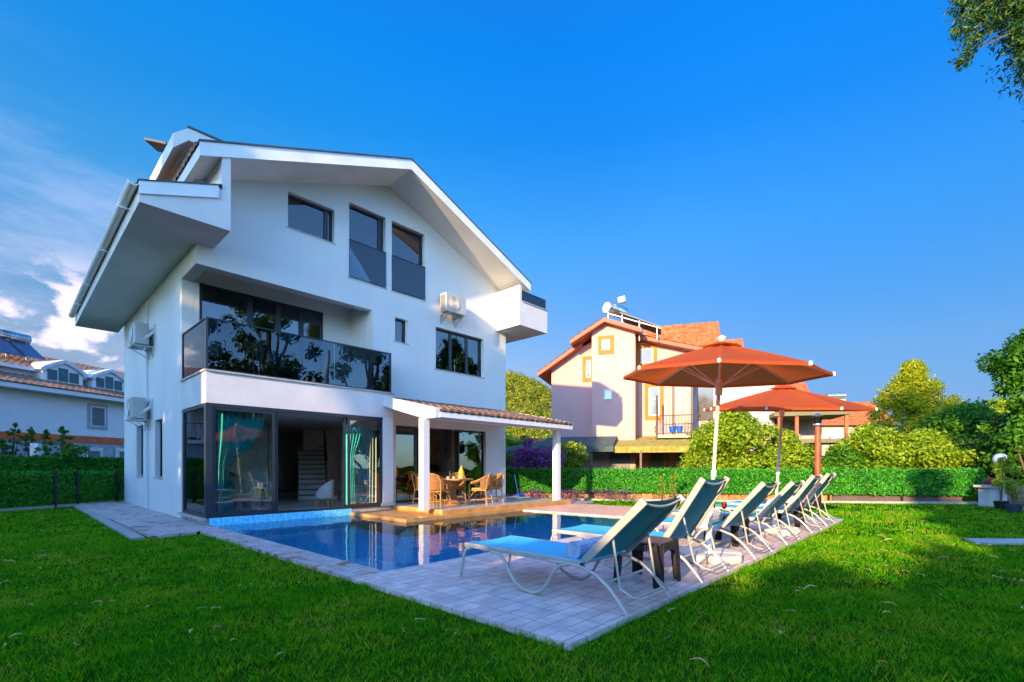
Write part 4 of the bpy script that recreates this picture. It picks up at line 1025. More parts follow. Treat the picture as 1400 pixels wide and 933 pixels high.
# ================================================================= dining set
M_RATT = mat('rattan_cane', (.50,.25,.06), .45, var=.2, vscale=12, bump=.3, bscale=60)
M_WEAVE = mat('woven_cane', (.36,.15,.05), .6, var=.25, vscale=30, bump=.8, bscale=120)
M_CUSH = mat('orange_cushion', (.60,.33,.09), .9)
def make_rattan():
    root = empty('rattan_chair', (0, 0, 0))   # faces +y
    sw, sd, sh = .25, .24, .44
    for x in (-1, 1):
        b = MB(); b.tube([(x*.27, sd+.02, 0), (x*.255, sd, sh), (x*.27, sd-.01, sh+.16), (x*.29, sd-.08, sh+.22)], .017, 8); b.build('leg', M_RATT, root, smooth=True, local=True)
        b = MB(); b.tube([(x*.26, -sd-.05, 0), (x*.24, -sd, sh), (x*.26, -sd-.06, .72), (x*.2, -sd-.09, .86)], .017, 8); b.build('leg', M_RATT, root, smooth=True, local=True)
    b = MB(); P = []
    for k in range(17):
        a = PI*k/16; x = .30*math.cos(a); f = math.sin(a); P.append((x, .16-.5*f**.8, sh+.22+.24*f**1.2))
    b.tube(P, .018, 8)
    P2 = [(p[0]*.93, p[1]+.02, p[2]-.045) for p in P]; b.tube(P2, .010, 6); b.build('arm_rail', M_RATT, root, smooth=True, local=True)
    b = MB(); n = 14
    for k in range(n+1):
        a = PI*(.14+.72*k/n); x = .28*math.cos(a); f = math.sin(a)
        b.v.append((x, .15-.46*f**.8, sh+.02)); b.v.append((x*1.03, .16-.49*f**.8, sh+.20+.23*f**1.2))
    for k in range(n): b.f.append((2*k, 2*k+2, 2*k+3, 2*k+1))
    o = b.build('backrest', M_WEAVE, root, local=True); s = o.modifiers.new('t', 'SOLIDIFY'); s.thickness = .012
    b = MB(); b.box(-.25, .25, -.24, .25, sh-.03, sh); b.build('seat', M_RATT, root, bevel=.012, local=True)
    b = MB(); b.box(-.22, .22, -.20, .22, sh, sh+.05); b.build('cushion', M_CUSH, root, bevel=.022, local=True)
    b = MB()
    for z in (.16,):
        b.tube([(-.26, .25, z), (.26, .25, z)], .011, 6); b.tube([(-.25, -.28, z), (.25, -.28, z)], .011, 6)
        for x in (-.26, .26): b.tube([(x, -.28, z), (x, .25, z)], .011, 6)
    for x in (-1, 1):
        b.tube([(x*.255, .24, .22), (x*.2, .24, .36), (x*.06, .24, .42)], .009, 6); b.tube([(x*.25, -.26, .22), (x*.2, -.25, .36), (x*.06, -.25, .42)], .009, 6)
        b.tube([(x*.26, .22, .22), (x*.255, .12, .38), (x*.25, 0, .42)], .009, 6)
    b.build('stretcher', M_RATT, root, smooth=True, local=True)
    return root
dc = (6.05, -.85)
rc = make_rattan()
chs = [((5.22, -1.20), 'rattan armchair left of the dining table, nearer the porch post'), ((5.58, -.18), 'rattan armchair partly hidden behind the white porch post'),
       ((6.45, -1.62), 'rattan armchair with its rounded back to the pool, in front of the dining table'), ((7.15, -1.35), 'rightmost rattan armchair, nearest the white wall'),
       ((6.75, -.2), 'rattan armchair behind the dining table near the dark door')]
for i, (p, lab) in enumerate(chs):
    o = rc if i == 0 else copy_tree(rc)
    dx, dy = dc[0]-p[0], dc[1]-p[1]; o.location = (p[0], p[1], .2); o.rotation_euler = (0, 0, math.atan2(dy, dx)-PI/2)
    tag(o, lab, 'rattan chair', 'rattan chairs round the dining table')
root = empty('dining_table', (dc[0], dc[1], .2), 0, 'round rattan dining table with a golden top under the porch', 'dining table')
b = MB(); b.lathe([(0, .70), (.60, .70), (.62, .72), (.60, .745), (0, .745)], n=32); b.build('table_top', mat('golden_table_top', (.62,.36,.10), .35), root, local=True)
b = MB(); b.lathe([(0, 0), (.30, 0), (.27, .06), (.14, .2), (.10, .36), (.16, .52), (.33, .69), (0, .69)], n=20); b.build('pedestal', M_WEAVE, root, smooth=True, local=True)
b = MB(); b.lathe([(0, 0), (.07, 0), (.10, .08), (.085, .2), (.03, .33), (0, .40)], n=14); o = b.build('cone_ornament', mat('yellow_orange_glaze', (.75,.42,.04), .5), smooth=True); o.location = (dc[0]+.36, dc[1]+.02, .945)
tag(o, 'pointed yellow-orange cone ornament on the dining table', 'ornament')
for k, (dx, dy, nm) in enumerate(((-.25, -.1, 'left of the three white cups on the dining table'), (-.12, -.2, 'middle one of the three white cups on the dining table'), (.1, -.22, 'right-hand one of the three white cups, nearest the cone ornament'))):
    b = MB(); b.lathe([(0, 0), (.025, 0), (.04, .06), (.036, .06), (.022, .01), (0, .01)], n=14); o = b.build('cup', M_PLAST, smooth=True); o.location = (dc[0]+dx, dc[1]+dy, .945); tag(o, nm, 'cup', 'white cups on the dining table')
b = MB(); b.lathe([(0, 0), (.03, 0), (.035, .12), (.012, .17), (.014, .24), (0, .24)], n=14); o = b.build('bottle', M_KNOB, smooth=True); o.location = (dc[0]-.02, dc[1]+.08, .945); tag(o, 'small dark bottle in the middle of the dining table', 'bottle')
# broom / dustpan
root = empty('dustpan', (10.25, .35, .06), 0, 'blue long-handled dustpan standing at the villa corner', 'dustpan')
b = MB(); b.prism([(-.17, 0), (.2, 0), (.14, .14), (-.10, .22), (-.17, .18)], 'x', -.19, .19); b.build('pan', mat('blue_plastic', (.01,.10,.50), .4), root, local=True, bevel=.01)
b = MB(); b.tube([(0, .0, .12), (-.12, .10, .95)], .013, 8); b.build('handle', MATS['blue_plastic'], root, local=True, smooth=True)

# ================================================================= FENCES
M_HL = leafmat('artificial_hedge', [(.004,.06,.008), (.012,.18,.010), (.04,.32,.012), (.12,.46,.02)], .2, .45)
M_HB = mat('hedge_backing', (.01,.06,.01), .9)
M_POST = mat('black_post', (.012,.016,.018), .5)
def hedge(name, label, A, B, z0, z1, nleaf, posts, lsize=.085, slump=.03, extra=None, both=False):
    A = Vector(A); B = Vector(B); d = B-A; L_ = d.length; ang = math.atan2(d.y, d.x)
    root = empty(name, (A.x, A.y, 0), ang, label, 'hedge fence')
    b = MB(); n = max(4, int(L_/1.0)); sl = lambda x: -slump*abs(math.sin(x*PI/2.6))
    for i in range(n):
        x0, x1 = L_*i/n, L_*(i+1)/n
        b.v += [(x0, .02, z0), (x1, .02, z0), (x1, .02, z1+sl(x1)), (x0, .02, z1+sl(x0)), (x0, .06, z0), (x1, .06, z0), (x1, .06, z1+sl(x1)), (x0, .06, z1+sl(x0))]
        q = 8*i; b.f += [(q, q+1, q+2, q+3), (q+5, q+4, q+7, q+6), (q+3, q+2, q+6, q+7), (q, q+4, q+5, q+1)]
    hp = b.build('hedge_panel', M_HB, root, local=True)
    P = np.zeros((nleaf, 3)); P[:, 0] = RNG.random(nleaf)*L_; P[:, 2] = z0+RNG.random(nleaf)*(z1-z0); P[:, 1] = .0-RNG.random(nleaf)*.05
    P[:, 2] += np.array([sl(x) for x in P[:, 0]])*(P[:, 2]-z0)/(z1-z0)
    kt = nleaf//14; P[:kt, 2] = z1+RNG.random(kt)**2*.09-.03; P[:kt, 1] = RNG.random(kt)*.07; P[kt:, 1] -= .035*(.5+.5*np.sin(P[kt:, 0]*5+np.sin(P[kt:, 2]*9)*1.5))
    if both: P[:nleaf//3, 1] = .08+RNG.random(nleaf//3)*.04
    nr = np.zeros_like(P); nr[:, 1] = -1; nr[:, 2] = .5
    W = np.array(wm(root)); Pw = P @ W[:3, :3].T+W[:3, 3]; nw = nr @ W[:3, :3].T
    V, F = leaf_geo(Pw, lsize, .3, nw, 1.3, droop=.8); npmesh('foliage', M_HL, V, F, hp_fix(hp))
    for x in posts:
        b = MB(); b.box(x-.03, x+.03, .065, .125, 0, z1+.06) if not extra else b.box(x-.035, x+.035, -.10, -.04, 0, z1+.05); b.build('post', M_POST, root, local=True)
    return root
def hp_fix(o): return o
FA, FB = cw(-1.0, 18.98), cw(16.35, 16.5)
fr = hedge('hedge_fence', 'long green artificial hedge fence behind the pool, half sunlit', FA, FB, .30, 1.2, 26000, [.6+2.4*k for k in range(8)], lsize=.10)
Lf = math.dist(FA, FB)
root = empty('plank_wall', (FA[0], FA[1], 0), math.atan2(FB[1]-FA[1], FB[0]-FA[0]), 'low wall of upright brown planks below the hedge fence', 'plank fence')
b = MB(); x = .1; i = 0
while x < Lf*.72: 
    w_ = .16+.06*random.random(); b.box(x, x+w_, .13, .16, 0, .34+.05*random.random()); x += w_+.02
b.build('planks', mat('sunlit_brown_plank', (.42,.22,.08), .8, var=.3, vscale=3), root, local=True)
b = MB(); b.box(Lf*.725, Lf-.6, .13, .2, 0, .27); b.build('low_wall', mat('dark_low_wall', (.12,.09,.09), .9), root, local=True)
gA, gB = cw(-15.6, 8.6), cw(-14.0, 17.3)
hedge('hedge_fence', 'nearer dark green hedge fence with black posts on the left lawn edge', gA, gB, .06, 1.12, 26000, [1.5, 4, 6.5, 7.15, 8.45], lsize=.085, extra=True, slump=.05)
hA, hB = cw(-21, 13.5), cw(-16.5, 23.5)
hedge('hedge_fence', 'taller green hedge fence behind the nearer one, below the white neighbouring house', hA, hB, .1, 1.66, 26000, [3, 8, 13], lsize=.12, slump=.0)
# right-hand corner: planter wall, globe lamp, pots, wooden fence
px = lambda u, Y: ud(u, Y)
a = px(1352, 15.3); root = empty('planter_wall', (a[0], a[1], 0), R(-46.9), 'white masonry planter wall with a stone ledge in the right corner', 'planter wall')
b = MB(); b.box(0, 1.25, 0, .35, 0, .62); b.build('wall', mat('bluish_white_block', (.6,.6,.62), .85, bump=.5), root, local=True)
b = MB(); b.box(-.12, 1.3, -.06, .4, .623, .70); b.build('ledge', M_SILL, root, local=True)
a = px(1368, 15.2); root = empty('globe_lamp', (a[0], a[1], .0), 0, 'glass globe garden lamp above the planter wall on the right', 'garden lamp')
b = MB(); b.tube([(0, 0, 0), (0, 0, 1.36)], .025, 8); b.build('post', M_METAL, root, local=True)
b = MB(); b.lathe([(.05, -.19)]+[(.19*math.sin(PI*k/12+.001), -.19*math.cos(PI*k/12)) for k in range(1, 13)], (0, 0, 1.53), 20); b.build('globe', mat('opal_globe', (.75,.80,.86), .08), root, smooth=True, local=True)
M_YG = leafmat('yellow_green_leaf', [(.10,.22,.01), (.22,.33,.02), (.38,.42,.03)], .4)
M_PINK = leafmat('pink_flower', [(.45,.02,.12), (.6,.05,.2), (.1,.2,.03)], .3)
M_PURP = leafmat('purple_flower', [(.05,.14,.02), (.30,.02,.34), (.44,.04,.46), (.05,.16,.02), (.22,.01,.26), (.52,.10,.52), (.08,.20,.02)], .3)
def shrub(name, label, cat, x, y, z0, h, r, n, ls, m, nc=8, group=None, asp=.5, pot=None):
    root = empty(name, (x, y, 0), 0, label, cat, group)
    cs = [(x+RNG.normal()*r*.45, y+RNG.normal()*r*.45, z0+.2*h+RNG.random()*h*.7) for _ in range(nc)]; rs = [r*(.35+.3*RNG.random()) for _ in range(nc)]
    P, d = clump_pts(cs, rs, n); P[:, 2] = np.clip(P[:, 2], z0*.9+.02, z0+h*1.05); leaves('foliage', m, P, ls, root, asp)
    b = MB()
    for c in cs[:5]: b.tube([(x, y, 0 if not pot else .25), ((x+c[0])/2, (y+c[1])/2, (z0+c[2])/2), c], [.02, .014, .006], 5)
    b.build('stem', M_BARK, root)
    if pot:
        b = MB(); b.lathe([(0, 0), (.13, 0), (.18, .26), (.16, .26), (.13, .2), (0, .2)], (x, y, 0), 16); b.build('pot', pot, root, smooth=True)
    return root
a = px(1369, 14.3); shrub('potted_plant', 'yellow-green potted plant in a black pot left of the wooden fence', 'potted plant', a[0], a[1], .5, 1.1, .38, 900, .09, M_YG, pot=M_POST)
a = px(1386, 13.2); shrub('potted_plant', 'bright yellow plant in a blue-black pot against the wooden fence', 'potted plant', a[0], a[1], .35, .6, .22, 500, .07, M_YG, pot=mat('blue_black_pot', (.02,.05,.08), .5))
for (u, lab) in ((1352, 'pink flowering plant on the left end of the planter wall'), (1376, 'pink flowering plant on the right part of the planter wall')):
    a = px(u, 15.5); root = shrub('flower', lab, 'flower', a[0], a[1], .66, .3, .22, 350, .06, M_PINK, 5)
A_ = Vector(px(1377, 14.2)); B_ = Vector(cw(15.0, 8.2)); d_ = B_-A_
root = empty('wooden_fence', (A_.x, A_.y, 0), math.atan2(d_.y, d_.x), 'grey-brown wooden board fence running out of frame at the right', 'wooden fence')
b = MB(); x = 0
while x < d_.length: b.box(x, x+.14, 0, .022, .02, .62+.02*random.random()); x += .15
b.build('boards', mat('weathered_board', (.34,.24,.17), .85, var=.3, vscale=6), root, local=True)
# shower / lamp post beyond the deck
a = px(1118, 15.0); root = empty('lamp_post', (a[0], a[1], 0), 0, 'reddish-brown timber lamp post behind the farthest lounger', 'lamp post')
b = MB(); b.tube([(0, 0, 0), (0, 0, 2.55)], [.10, .085], 14); b.build('post', mat('red_brown_timber', (.38,.09,.03), .5, var=.25, vscale=8), root, smooth=True, local=True)
b = MB(); b.lathe([(.05, 2.55), (.13, 2.60), (.12, 2.64), (.07, 2.66)], n=16); b.lathe([(.14, 2.88), (.15, 2.90), (.03, 2.98), (0, 2.99)], n=16); b.build('lamp_cap', M_STEEL, root, smooth=True, local=True)
b = MB(); b.lathe([(.08, 2.66), (.11, 2.72), (.12, 2.88)], n=16); b.build('lamp_glass', M_GLASSC, root, smooth=True, local=True)
# ================================================================= NEIGHBOUR HOUSES
M_PINK_W = mat('pink_render', (.60,.325,.30), .9, var=.04, vscale=.6)
M_ORTR = mat('orange_trim', (.48,.17,.02), .8)
M_BRTR = mat('terracotta_trim', (.45,.13,.06), .8)
M_RUST = mat('rust_fascia', (.42,.10,.045), .6, var=.1)
M_WF = mat('white_window_frame', (.75,.74,.70), .5)
M_AWN_G = mat('green_shingle_awning', (.06,.10,.10), .9, var=.3, vscale=5, bump=.5, bscale=20)
M_AWN_Y = mat('olive_shingle_awning', (.36,.30,.06), .9, var=.25, vscale=5, bump=.5, bscale=20)
M_IRON = mat('wrought_iron', (.10,.06,.05), .5)
ANG = math.atan2(-.296, .955)-TH          # cam-frame direction -> world
O_ = cw(4.35, 26.0)
ph = empty('pink_house', (O_[0], O_[1], 0), ANG, 'pink rendered house with orange tiled roofs, orange window surrounds and a wrought-iron balcony', 'house')
def L(mb, name, m, par=ph, **k): return mb.build(name, m, par, local=True, **k)
b = MB()
b.prism([(0, 0), (2.28, 0), (2.28, 8.45), (1.4, 8.8), (.72, 9.0), (0, 8.6)], 'y', 0, 9)       # bump
L(b, 'wall', M_PINK_W)
b = MB(); b.prism([(-2.42, 0), (-.003, 0), (-.003, 8.35), (-.84, 7.95), (-2.42, 6.95)], 'y', .8, 9); L(b, 'wall', M_PINK_W)
b = MB(); b.prism([(2.283, 0), (5.24, 0), (5.24, 7.45), (2.283, 8.25)], 'y', 1.2, 9); L(b, 'wall', M_PINK_W)
b = MB(); b.box(5.243, 9.5, 2.8, 9, 0, 6.2); L(b, 'wall', mat('shaded_pink_render', (.50,.40,.45), .9))  # purple shade on the pink walls is put into this colour
b = MB(); b.box(9.503, 12.2, 4.5, 9, 0, 4.9); L(b, 'wall', MATS['shaded_pink_render'])
b = MB(); b.box(2.283, 2.32, .002, 1.19, 0, 8.2); L(b, 'corner_trim', M_BRTR)
# roofs
def slab(mb, x0, z0, x1, z1, y0, y1, t=.22): mb.prism([(x0, z0), (x1, z1), (x1, z1+t), (x0, z0+t)], 'y', y0, y1)
b = MB()
slab(b, -1.1, 7.95, .72, 9.0, -.5, 6); slab(b, .723, 9.0, 2.65, 8.27, -.5, 6); slab(b, 2.0, 8.35, 5.75, 7.28, .55, 6.5, .2)
slab(b, -3.1, 6.45, -.6, 8.05, .25, 6.5, .22); L(b, 'gable_roof', M_RUST)
b = MB()
def tf(mb, O, U, V, N_, **k): tilefield(mb, O, U, V, N_, **k)
tf(b, (-3.1, .3, 6.70), (0, 6, 0), (2.5, 0, 1.6), (-.5, 0, .8), pw=.3, ph=.45)
tf(b, (-1.1, -.45, 8.2), (0, 6, 0), (1.8, 0, 1.04), (-.5, 0, .8), pw=.3, ph=.45)
tf(b, (5.75, .6, 7.5), (0, 6, 0), (-3.6, 0, 1.05), (.3, 0, .9), pw=.3, ph=.45)
L(b, 'roof_tiles', M_OTILE)
# cross gables behind
def xgable(x0, x1, yc, hw, ze, zr, nm='cross_gable'):
    b = MB(); b.prism([(yc-hw, ze), (yc+hw, ze), (yc, zr)], 'x', x0, x1-.25); g_ = L(b, nm, MATS['shaded_pink_render'])
    b = MB(); tf(b, (x0, yc-hw-.3, ze-.25), (x1-x0, 0, 0), (0, hw+.3, zr-ze+.3), (0, -.6, .8), pw=.3, ph=.42)
    tf(b, (x0, yc+hw+.3, ze-.25), (x1-x0, 0, 0), (0, -hw-.3, zr-ze+.3), (0, .6, .8), pw=.3, ph=.42)
    b.build('roof_tiles', M_OTILE, g_)if False else npbuild(b, 'roof_tiles', M_OTILE, g_)
    b = MB(); b.prism([(yc-hw-.3, ze-.3), (yc-hw-.1, ze-.32), (yc, zr-.1), (yc+hw+.1, ze-.32), (yc+hw+.3, ze-.3), (yc, zr+.1)], 'x', x1-.02, x1+.08)
    npbuild(b, 'barge_board', M_RUST, g_)
def npbuild(b, nm, m, par): return b.build(nm, m, par, local=True)
xgable(2.6, 6.75, 4.2, 1.5, 8.0, 9.75); xgable(6.0, 8.35, 6.3, 1.2, 7.6, 9.15); xgable(9.0, 11.7, 6.0, 1.6, 4.95, 6.2)
b = MB(); tf(b, (5.3, 2.4, 6.2), (4.1, 0, 0), (0, 3.5, 1.6), (0, -.4, .9), pw=.3, ph=.45); L(b, 'roof_tiles', M_OTILE)
b = MB(); b.box(5.25, 9.5, 2.35, 2.5, 6.0, 6.2); L(b, 'eave_board', M_RUST)
# windows with orange surrounds
def pwin(x0, x1, z0, z1, y, sur=True, thr=None, arch=False):
    if sur:
        b = MB(); b.box(x0-.2, x1+.2, y-.03, y-.004, z0-.22, z1+.22); L(b, 'window_surround', M_ORTR)
    b = MB(); fw = .07
    for (a, c, e, g) in ((x0, x1, z0, z0+fw), (x0, x1, z1-fw, z1), (x0, x0+fw, z0+fw, z1-fw), (x1-fw, x1, z0+fw, z1-fw)): b.box(a, c, y-.07, y-.032, e, g)
    if thr: b.box(x0+fw, x1-fw, y-.066, y-.032, z0+(z1-z0)*thr-.03, z0+(z1-z0)*thr+.03)
    w_ = L(b, 'window', M_WF); b = MB(); b.box(x0+fw, x1-fw, y-.05, y-.034, z0+fw, z1-fw); L(b, 'pane', mat('dim_pane', (.12,.11,.10), .05, spec=1), w_)
def pxx(u, y):    # local x on the plane local y
    bx, by = 4.35+.296*y, 26+.955*y; r = (u-700)/FPX; return (r*by-bx)/(.955+.296*r)
def pzz(u, v, y): x = pxx(u, y); return CAMZ+(26+.955*y-.296*x)*(HV-v)/FPX
def pw(u0, u1, v0, v1, y, **k): pwin(pxx(u0, y), pxx(u1, y), pzz((u0+u1)/2, v1, y), pzz((u0+u1)/2, v0, y), y, **k)
pw(823, 834, 465, 479, 0); pw(801.5, 808, 493, 517, .8); pw(826, 837, 533, 546.5, 0, sur=False)
pw(876, 893, 477, 497, 1.2); pw(887, 902, 530, 569, 1.2, thr=.6)
b = MB(); x0, x1 = pxx(922, 1.2), pxx(944, 1.2); z0_, z1_ = 2.95, pzz(930, 528, 1.2)
b.box(x0-.12, x0, 1.1, 1.197, z0_, z1_+.1); b.box(x1, x1+.12, 1.1, 1.197, z0_, z1_+.1); b.box(x0, x1, 1.1, 1.197, z1_, z1_+.1); dr = L(b, 'balcony_door', M_IRON)
b = MB(); b.box(x0, x1, 1.15, 1.19, z0_, z1_); L(b, 'pane', mat('curtained_pane', (.35,.30,.24), .3), dr)
b = MB(); b.box(5.6, 6.4, 2.74, 2.796, 3.9, 6.0); L(b, 'window', MATS['dim_pane'])
b = MB(); b.box(9.7, 11.6, 4.42, 4.495, 4.0, 4.95); L(b, 'window', MATS['dim_pane'])
# ground floor openings
for (u0, u1, nm) in ((833, 861, 'garage_door'), (891, 907, 'ground_window'), (926, 944, 'ground_window')):
    b = MB(); y_ = .0 if u1 < 868 else 1.2; b.box(pxx(u0, y_), pxx(u1, y_), y_-.05, y_-.004, .3 if u1 < 868 else .8, 2.1); L(b, nm, mat('grey_shutter', (.16,.15,.17), .6))
for u in (886, 911, 921): b = MB(); b.box(pxx(u, 1.2), pxx(u+3.5, 1.2), 1.14, 1.195, 0, 2.4); L(b, 'pilaster', M_ORTR)
# balcony
bz = 2.95; b = MB(); bx0, bx1 = pxx(899, -.1), pxx(958, -.1)
b.box(bx0, bx1, -.1, 1.19, bz-.16, bz); bal = L(b, 'balcony', mat('cream_slab', (.62,.5,.38), .8))
b = MB(); b.tube([(bx0, 1.1, bz+1), (bx0, -.08, bz+1), (bx1, -.08, bz+1), (bx1, 1.1, bz+1)], .025, 6); b.tube([(bx0, 1.1, bz+.08), (bx0, -.08, bz+.08), (bx1, -.08, bz+.08), (bx1, 1.1, bz+.08)], .02, 6)
for k in range(15):
    x = bx0+(bx1-bx0)*k/14; b.tube([(x, -.08, bz+.05), (x, -.20, bz+.2), (x, -.24, bz+.38), (x, -.12, bz+.62), (x, -.08, bz+1)], .014, 5)
for k in range(1, 5):
    y = -.08+1.1*k/4; b.tube([(bx0, y, bz+.05), (bx0-.12, y, bz+.2), (bx0-.15, y, bz+.38), (bx0-.04, y, bz+.62), (bx0, y, bz+1)], .014, 5)
L(b, 'balcony_railing', M_IRON, bal)
for k, (u, c) in enumerate(((919, (.02,.12,.5)), (929, (.02,.12,.5)))):
    b = MB(); x = pxx(u, -.3); b.lathe([(0, 0), (.13, 0), (.17, .3), (.15, .3), (.1, .1), (0, .1)], (x, -.35, bz+.1), 14)
    o = L(b, 'planter', MATS['blue_plastic'], ph)
b = MB(); b.tube([(pxx(898, -.1), -.1, 2.6), (pxx(898, -.1), -.1, 5.0)], .05, 8); L(b, 'awning_pole', M_IRON)
# awnings
def awning(x0, x1, yb, yf, zb_, zf, m, nm):
    b = MB(); b.prism([(yf, zf), (yb, zb_), (yb, zb_+.08), (yf, zf+.08)], 'x', x0, x1)
    b.prism([(yf-.03, zf-.22), (yf, zf-.22), (yf, zf+.06), (yf-.03, zf+.07)], 'x', x0, x1); return L(b, nm, m)
awning(-2.45, 1.35, -.003, -2.1, 2.85, 2.25, M_AWN_G, 'awning'); 
b = MB(); b.prism([(-4.6, -2.1), (-2.46, -2.1), (-2.46, .75)], 'z', 2.0, 2.05); 
b = MB(); b.v = [(-6.2, -2.1, 2.02), (-2.46, -2.1, 2.25), (-2.46, .8, 2.85), (-6.2, -2.1, 1.92), (-2.46, -2.1, 2.05), (-2.46, .8, 2.75)]; b.f = [(0, 1, 2), (3, 5, 4), (0, 3, 4, 1), (1, 4, 5, 2), (2, 5, 3, 0)]; L(b, 'awning', M_AWN_G)
awning(1.36, 6.4, 1.15, -1.9, 2.88, 2.2, M_AWN_Y, 'awning')
for x in (-6.0, -5.2, -4.2, -2.5, .2, 2.6): b = MB(); b.box(x, x+.1, -1.95, -1.85, 0, 2.1); L(b, 'awning_post', M_IRON)
b = MB(); b.box(9.2, 12.6, 1.5, 4.4, 3.9, 4.1); L(b, 'terrace_roof', mat('olive_terrace_roof', (.18,.17,.09), .9))
b = MB(); b.box(9.2, 12.6, 1.5, 4.4, 2.5, 2.7); L(b, 'terrace_floor', mat('olive_terrace_roof', (.18,.17,.09), .9))
for x in (9.4, 10.2, 12.4): b = MB(); b.box(x, x+.15, 1.6, 1.75, 0, 3.9); L(b, 'terrace_post', M_BRTR)
# solar heater on pink house
root = empty('solar_water_heater', (O_[0], O_[1], 0), ANG, 'white solar water heater with round tanks on top of the pink house roof', 'solar heater')
b = MB(); TKM = Matrix.Translation((.78, .2, 9.95)) @ Vector((.62, .78, -.06)).to_track_quat('Z', 'Y').to_matrix().to_4x4()
b.lathe([(0, 0), (.30, 0), (.33, .05), (.33, 1.35), (.30, 1.4), (0, 1.4)], n=24, M=TKM); b.build('tank', M_STEEL, root, smooth=True, local=True)
b = MB(); b.lathe([(0, 0), (.28, 0), (.28, .02), (0, .02)], n=24, M=TKM @ Matrix.Translation((0, 0, -.025))); b.build('tank_end', M_WF, root, local=True)
b = MB(); b.lathe([(0, 0), (.17, .02), (.18, .1), (.18, .4), (0, .42)], n=18, M=Matrix.Translation((1.35, .5, 10.35)) @ Matrix.Rotation(R(80), 4, 'Y')); b.build('expansion_tank', M_PLAST, root, smooth=True, local=True)
b = MB(); b.box(0, 2.3, -.1, 1.5, -.03, .03, Matrix.Translation((1.5, .1, 9.55)) @ Matrix.Rotation(R(24), 4, 'Y')); b.build('collector', M_FLASH, root, local=True)
b = MB()
for (x, z) in ((.85, 9.65), (1.6, 9.5), (2.5, 9.1), (3.4, 8.7)):
    for y in (.15, 1.3): b.bar((x, y, 8.0), (x, y, z), .05, .05)
b.bar((.85, .1, 9.6), (3.6, .1, 8.55), .05, .05); b.build('frame', M_WF, root, local=True)

# right house
RO = cw(26.5, 41); rh = empty('small_orange_roof_house', (RO[0], RO[1], 0), -TH-.12, 'small cream house with an orange tiled roof right of the umbrellas', 'house')
b = MB(); b.box(0, 5.2, 0, 6, 0, 5.0); b.box(1.0, 5.9, 2.0, 7, 5.0, 5.9); b.build('wall', mat('cream_render', (.66,.52,.42), .9), rh, local=True)
b = MB(); tilefield(b, (-.5, -.5, 5.0), (6.3, 0, 0), (0, 3.2, 2.1), (0, -.5, .8), pw=.4, ph=.5); tilefield(b, (2.8, 1.4, 6.0), (3.4, 0, 0), (0, 2.0, 1.2), (0, -.5, .8), pw=.4, ph=.5); b.build('roof', M_OTILE, rh, local=True)
b = MB(); b.box(-.5, 5.8, -.52, -.4, 4.8, 5.0); b.build('eave_board', M_RUST, rh, local=True)
b = MB(); b.lathe([(0, 0), (.3, .0), (.3, 1.5), (0, 1.5)], n=16, M=Matrix.Translation((1.3, 1.6, 7.55)) @ Matrix.Rotation(PI/2, 4, 'Y')); b.box(1.4, 2.8, 1.4, 1.8, 6.9, 7.25)
o = b.build('water_tank', M_STEEL, None, smooth=True); o.matrix_world = wm(rh); o.location = RO+(0,) if isinstance(RO, tuple) else o.location; o.rotation_euler = (0, 0, -TH-.12)
tag(o, 'shiny water tank on the small orange-roofed house', 'water tank')
b = MB(); b.lathe([(0, 0), (.35, .06), (.55, .2), (.5, .2), (0, .03)], n=20, M=Matrix.Translation((.9, -.6, 3.9)) @ Matrix.Rotation(R(75), 4, 'X')); b.bar((.9, -.5, 3.9), (.9, 0, 3.6), .05, .05)
o = b.build('satellite_dish', M_PLAST, None, smooth=True); o.location = (RO[0], RO[1], 0); o.rotation_euler = (0, 0, -TH-.12); tag(o, 'white satellite dish on the cream wall of the small house', 'satellite dish')

# left white house: local x along facade (away from camera), local y = depth to the left
LO = cw(-23.9, 22.3); LA = math.atan2(.98, -0+.19)-TH
lh = empty('white_neighbour_house', (LO[0], LO[1], 0), LA, 'white neighbouring house with arched dormers and a brown tiled roof beyond the left hedge', 'house')
M_LW = mat('neighbour_white', (.86,.80,.82), .9, var=.03)
M_GREYW = mat('neighbour_grey', (.46,.44,.52), .9)
def lx(u, y=0): # local x on plane y (y to the left = -right): point = LOcam + x*(.19,.98)+y*(-.98,.19)
    bx, by = -23.9-.98*y, 22.3+.19*y; r = (u-700)/FPX; return (r*by-bx)/(.19-.98*r)
def lz(u, v, y=0): x = lx(u, y); return CAMZ+(22.3+.19*y+.98*x)*(HV-v)/FPX
X0, X1 = -1.35, 12
b = MB(); b.box(X0, X1, 0, 8, 2.95, 5.0); b.box(-7, X0-.003, 1.5, 8, 2.6, 5.0); b.box(-7, X1, 1.6, 8, 5.0, 6.3); b.build('wall', M_LW, lh, local=True)
b = MB(); b.box(-7, X1, .06, 8, 0, 2.6); b.build('lower_wall', M_GREYW, lh, local=True)
b = MB(); b.box(X0-.03, X1, -.04, .3, 2.62, 2.93); b.build('orange_band', mat('orange_band_paint', (.80,.16,.05), .8), lh, local=True)
b = MB(); b.box(-7, X1+.4, -.75, .1, 4.98, 5.20); b.build('eave', M_LW, lh, local=True)
b = MB(); tilefield(b, (X1, -.8, 5.22), (-19, 0, 0), (0, 2.45, .78), (0, -.3, .9), pw=.3, ph=.4); b.box(-7, X1, 1.3, 1.7, 5.2, 5.8)
tilefield(b, (X1, 1.3, 6.38), (-19, 0, 0), (0, 4, 1.5), (0, -.3, .9), pw=.3, ph=.4); b.build('roof_tiles', M_RTILE, lh, local=True)
b = MB(); b.box(-7, X1, 1.15, 1.6, 6.22, 6.38); b.build('eave', M_LW, lh, local=True)
dsh = lambda k: .35*math.sin(PI*k/10)+.65*(1-abs(math.cos(PI*k/10)))
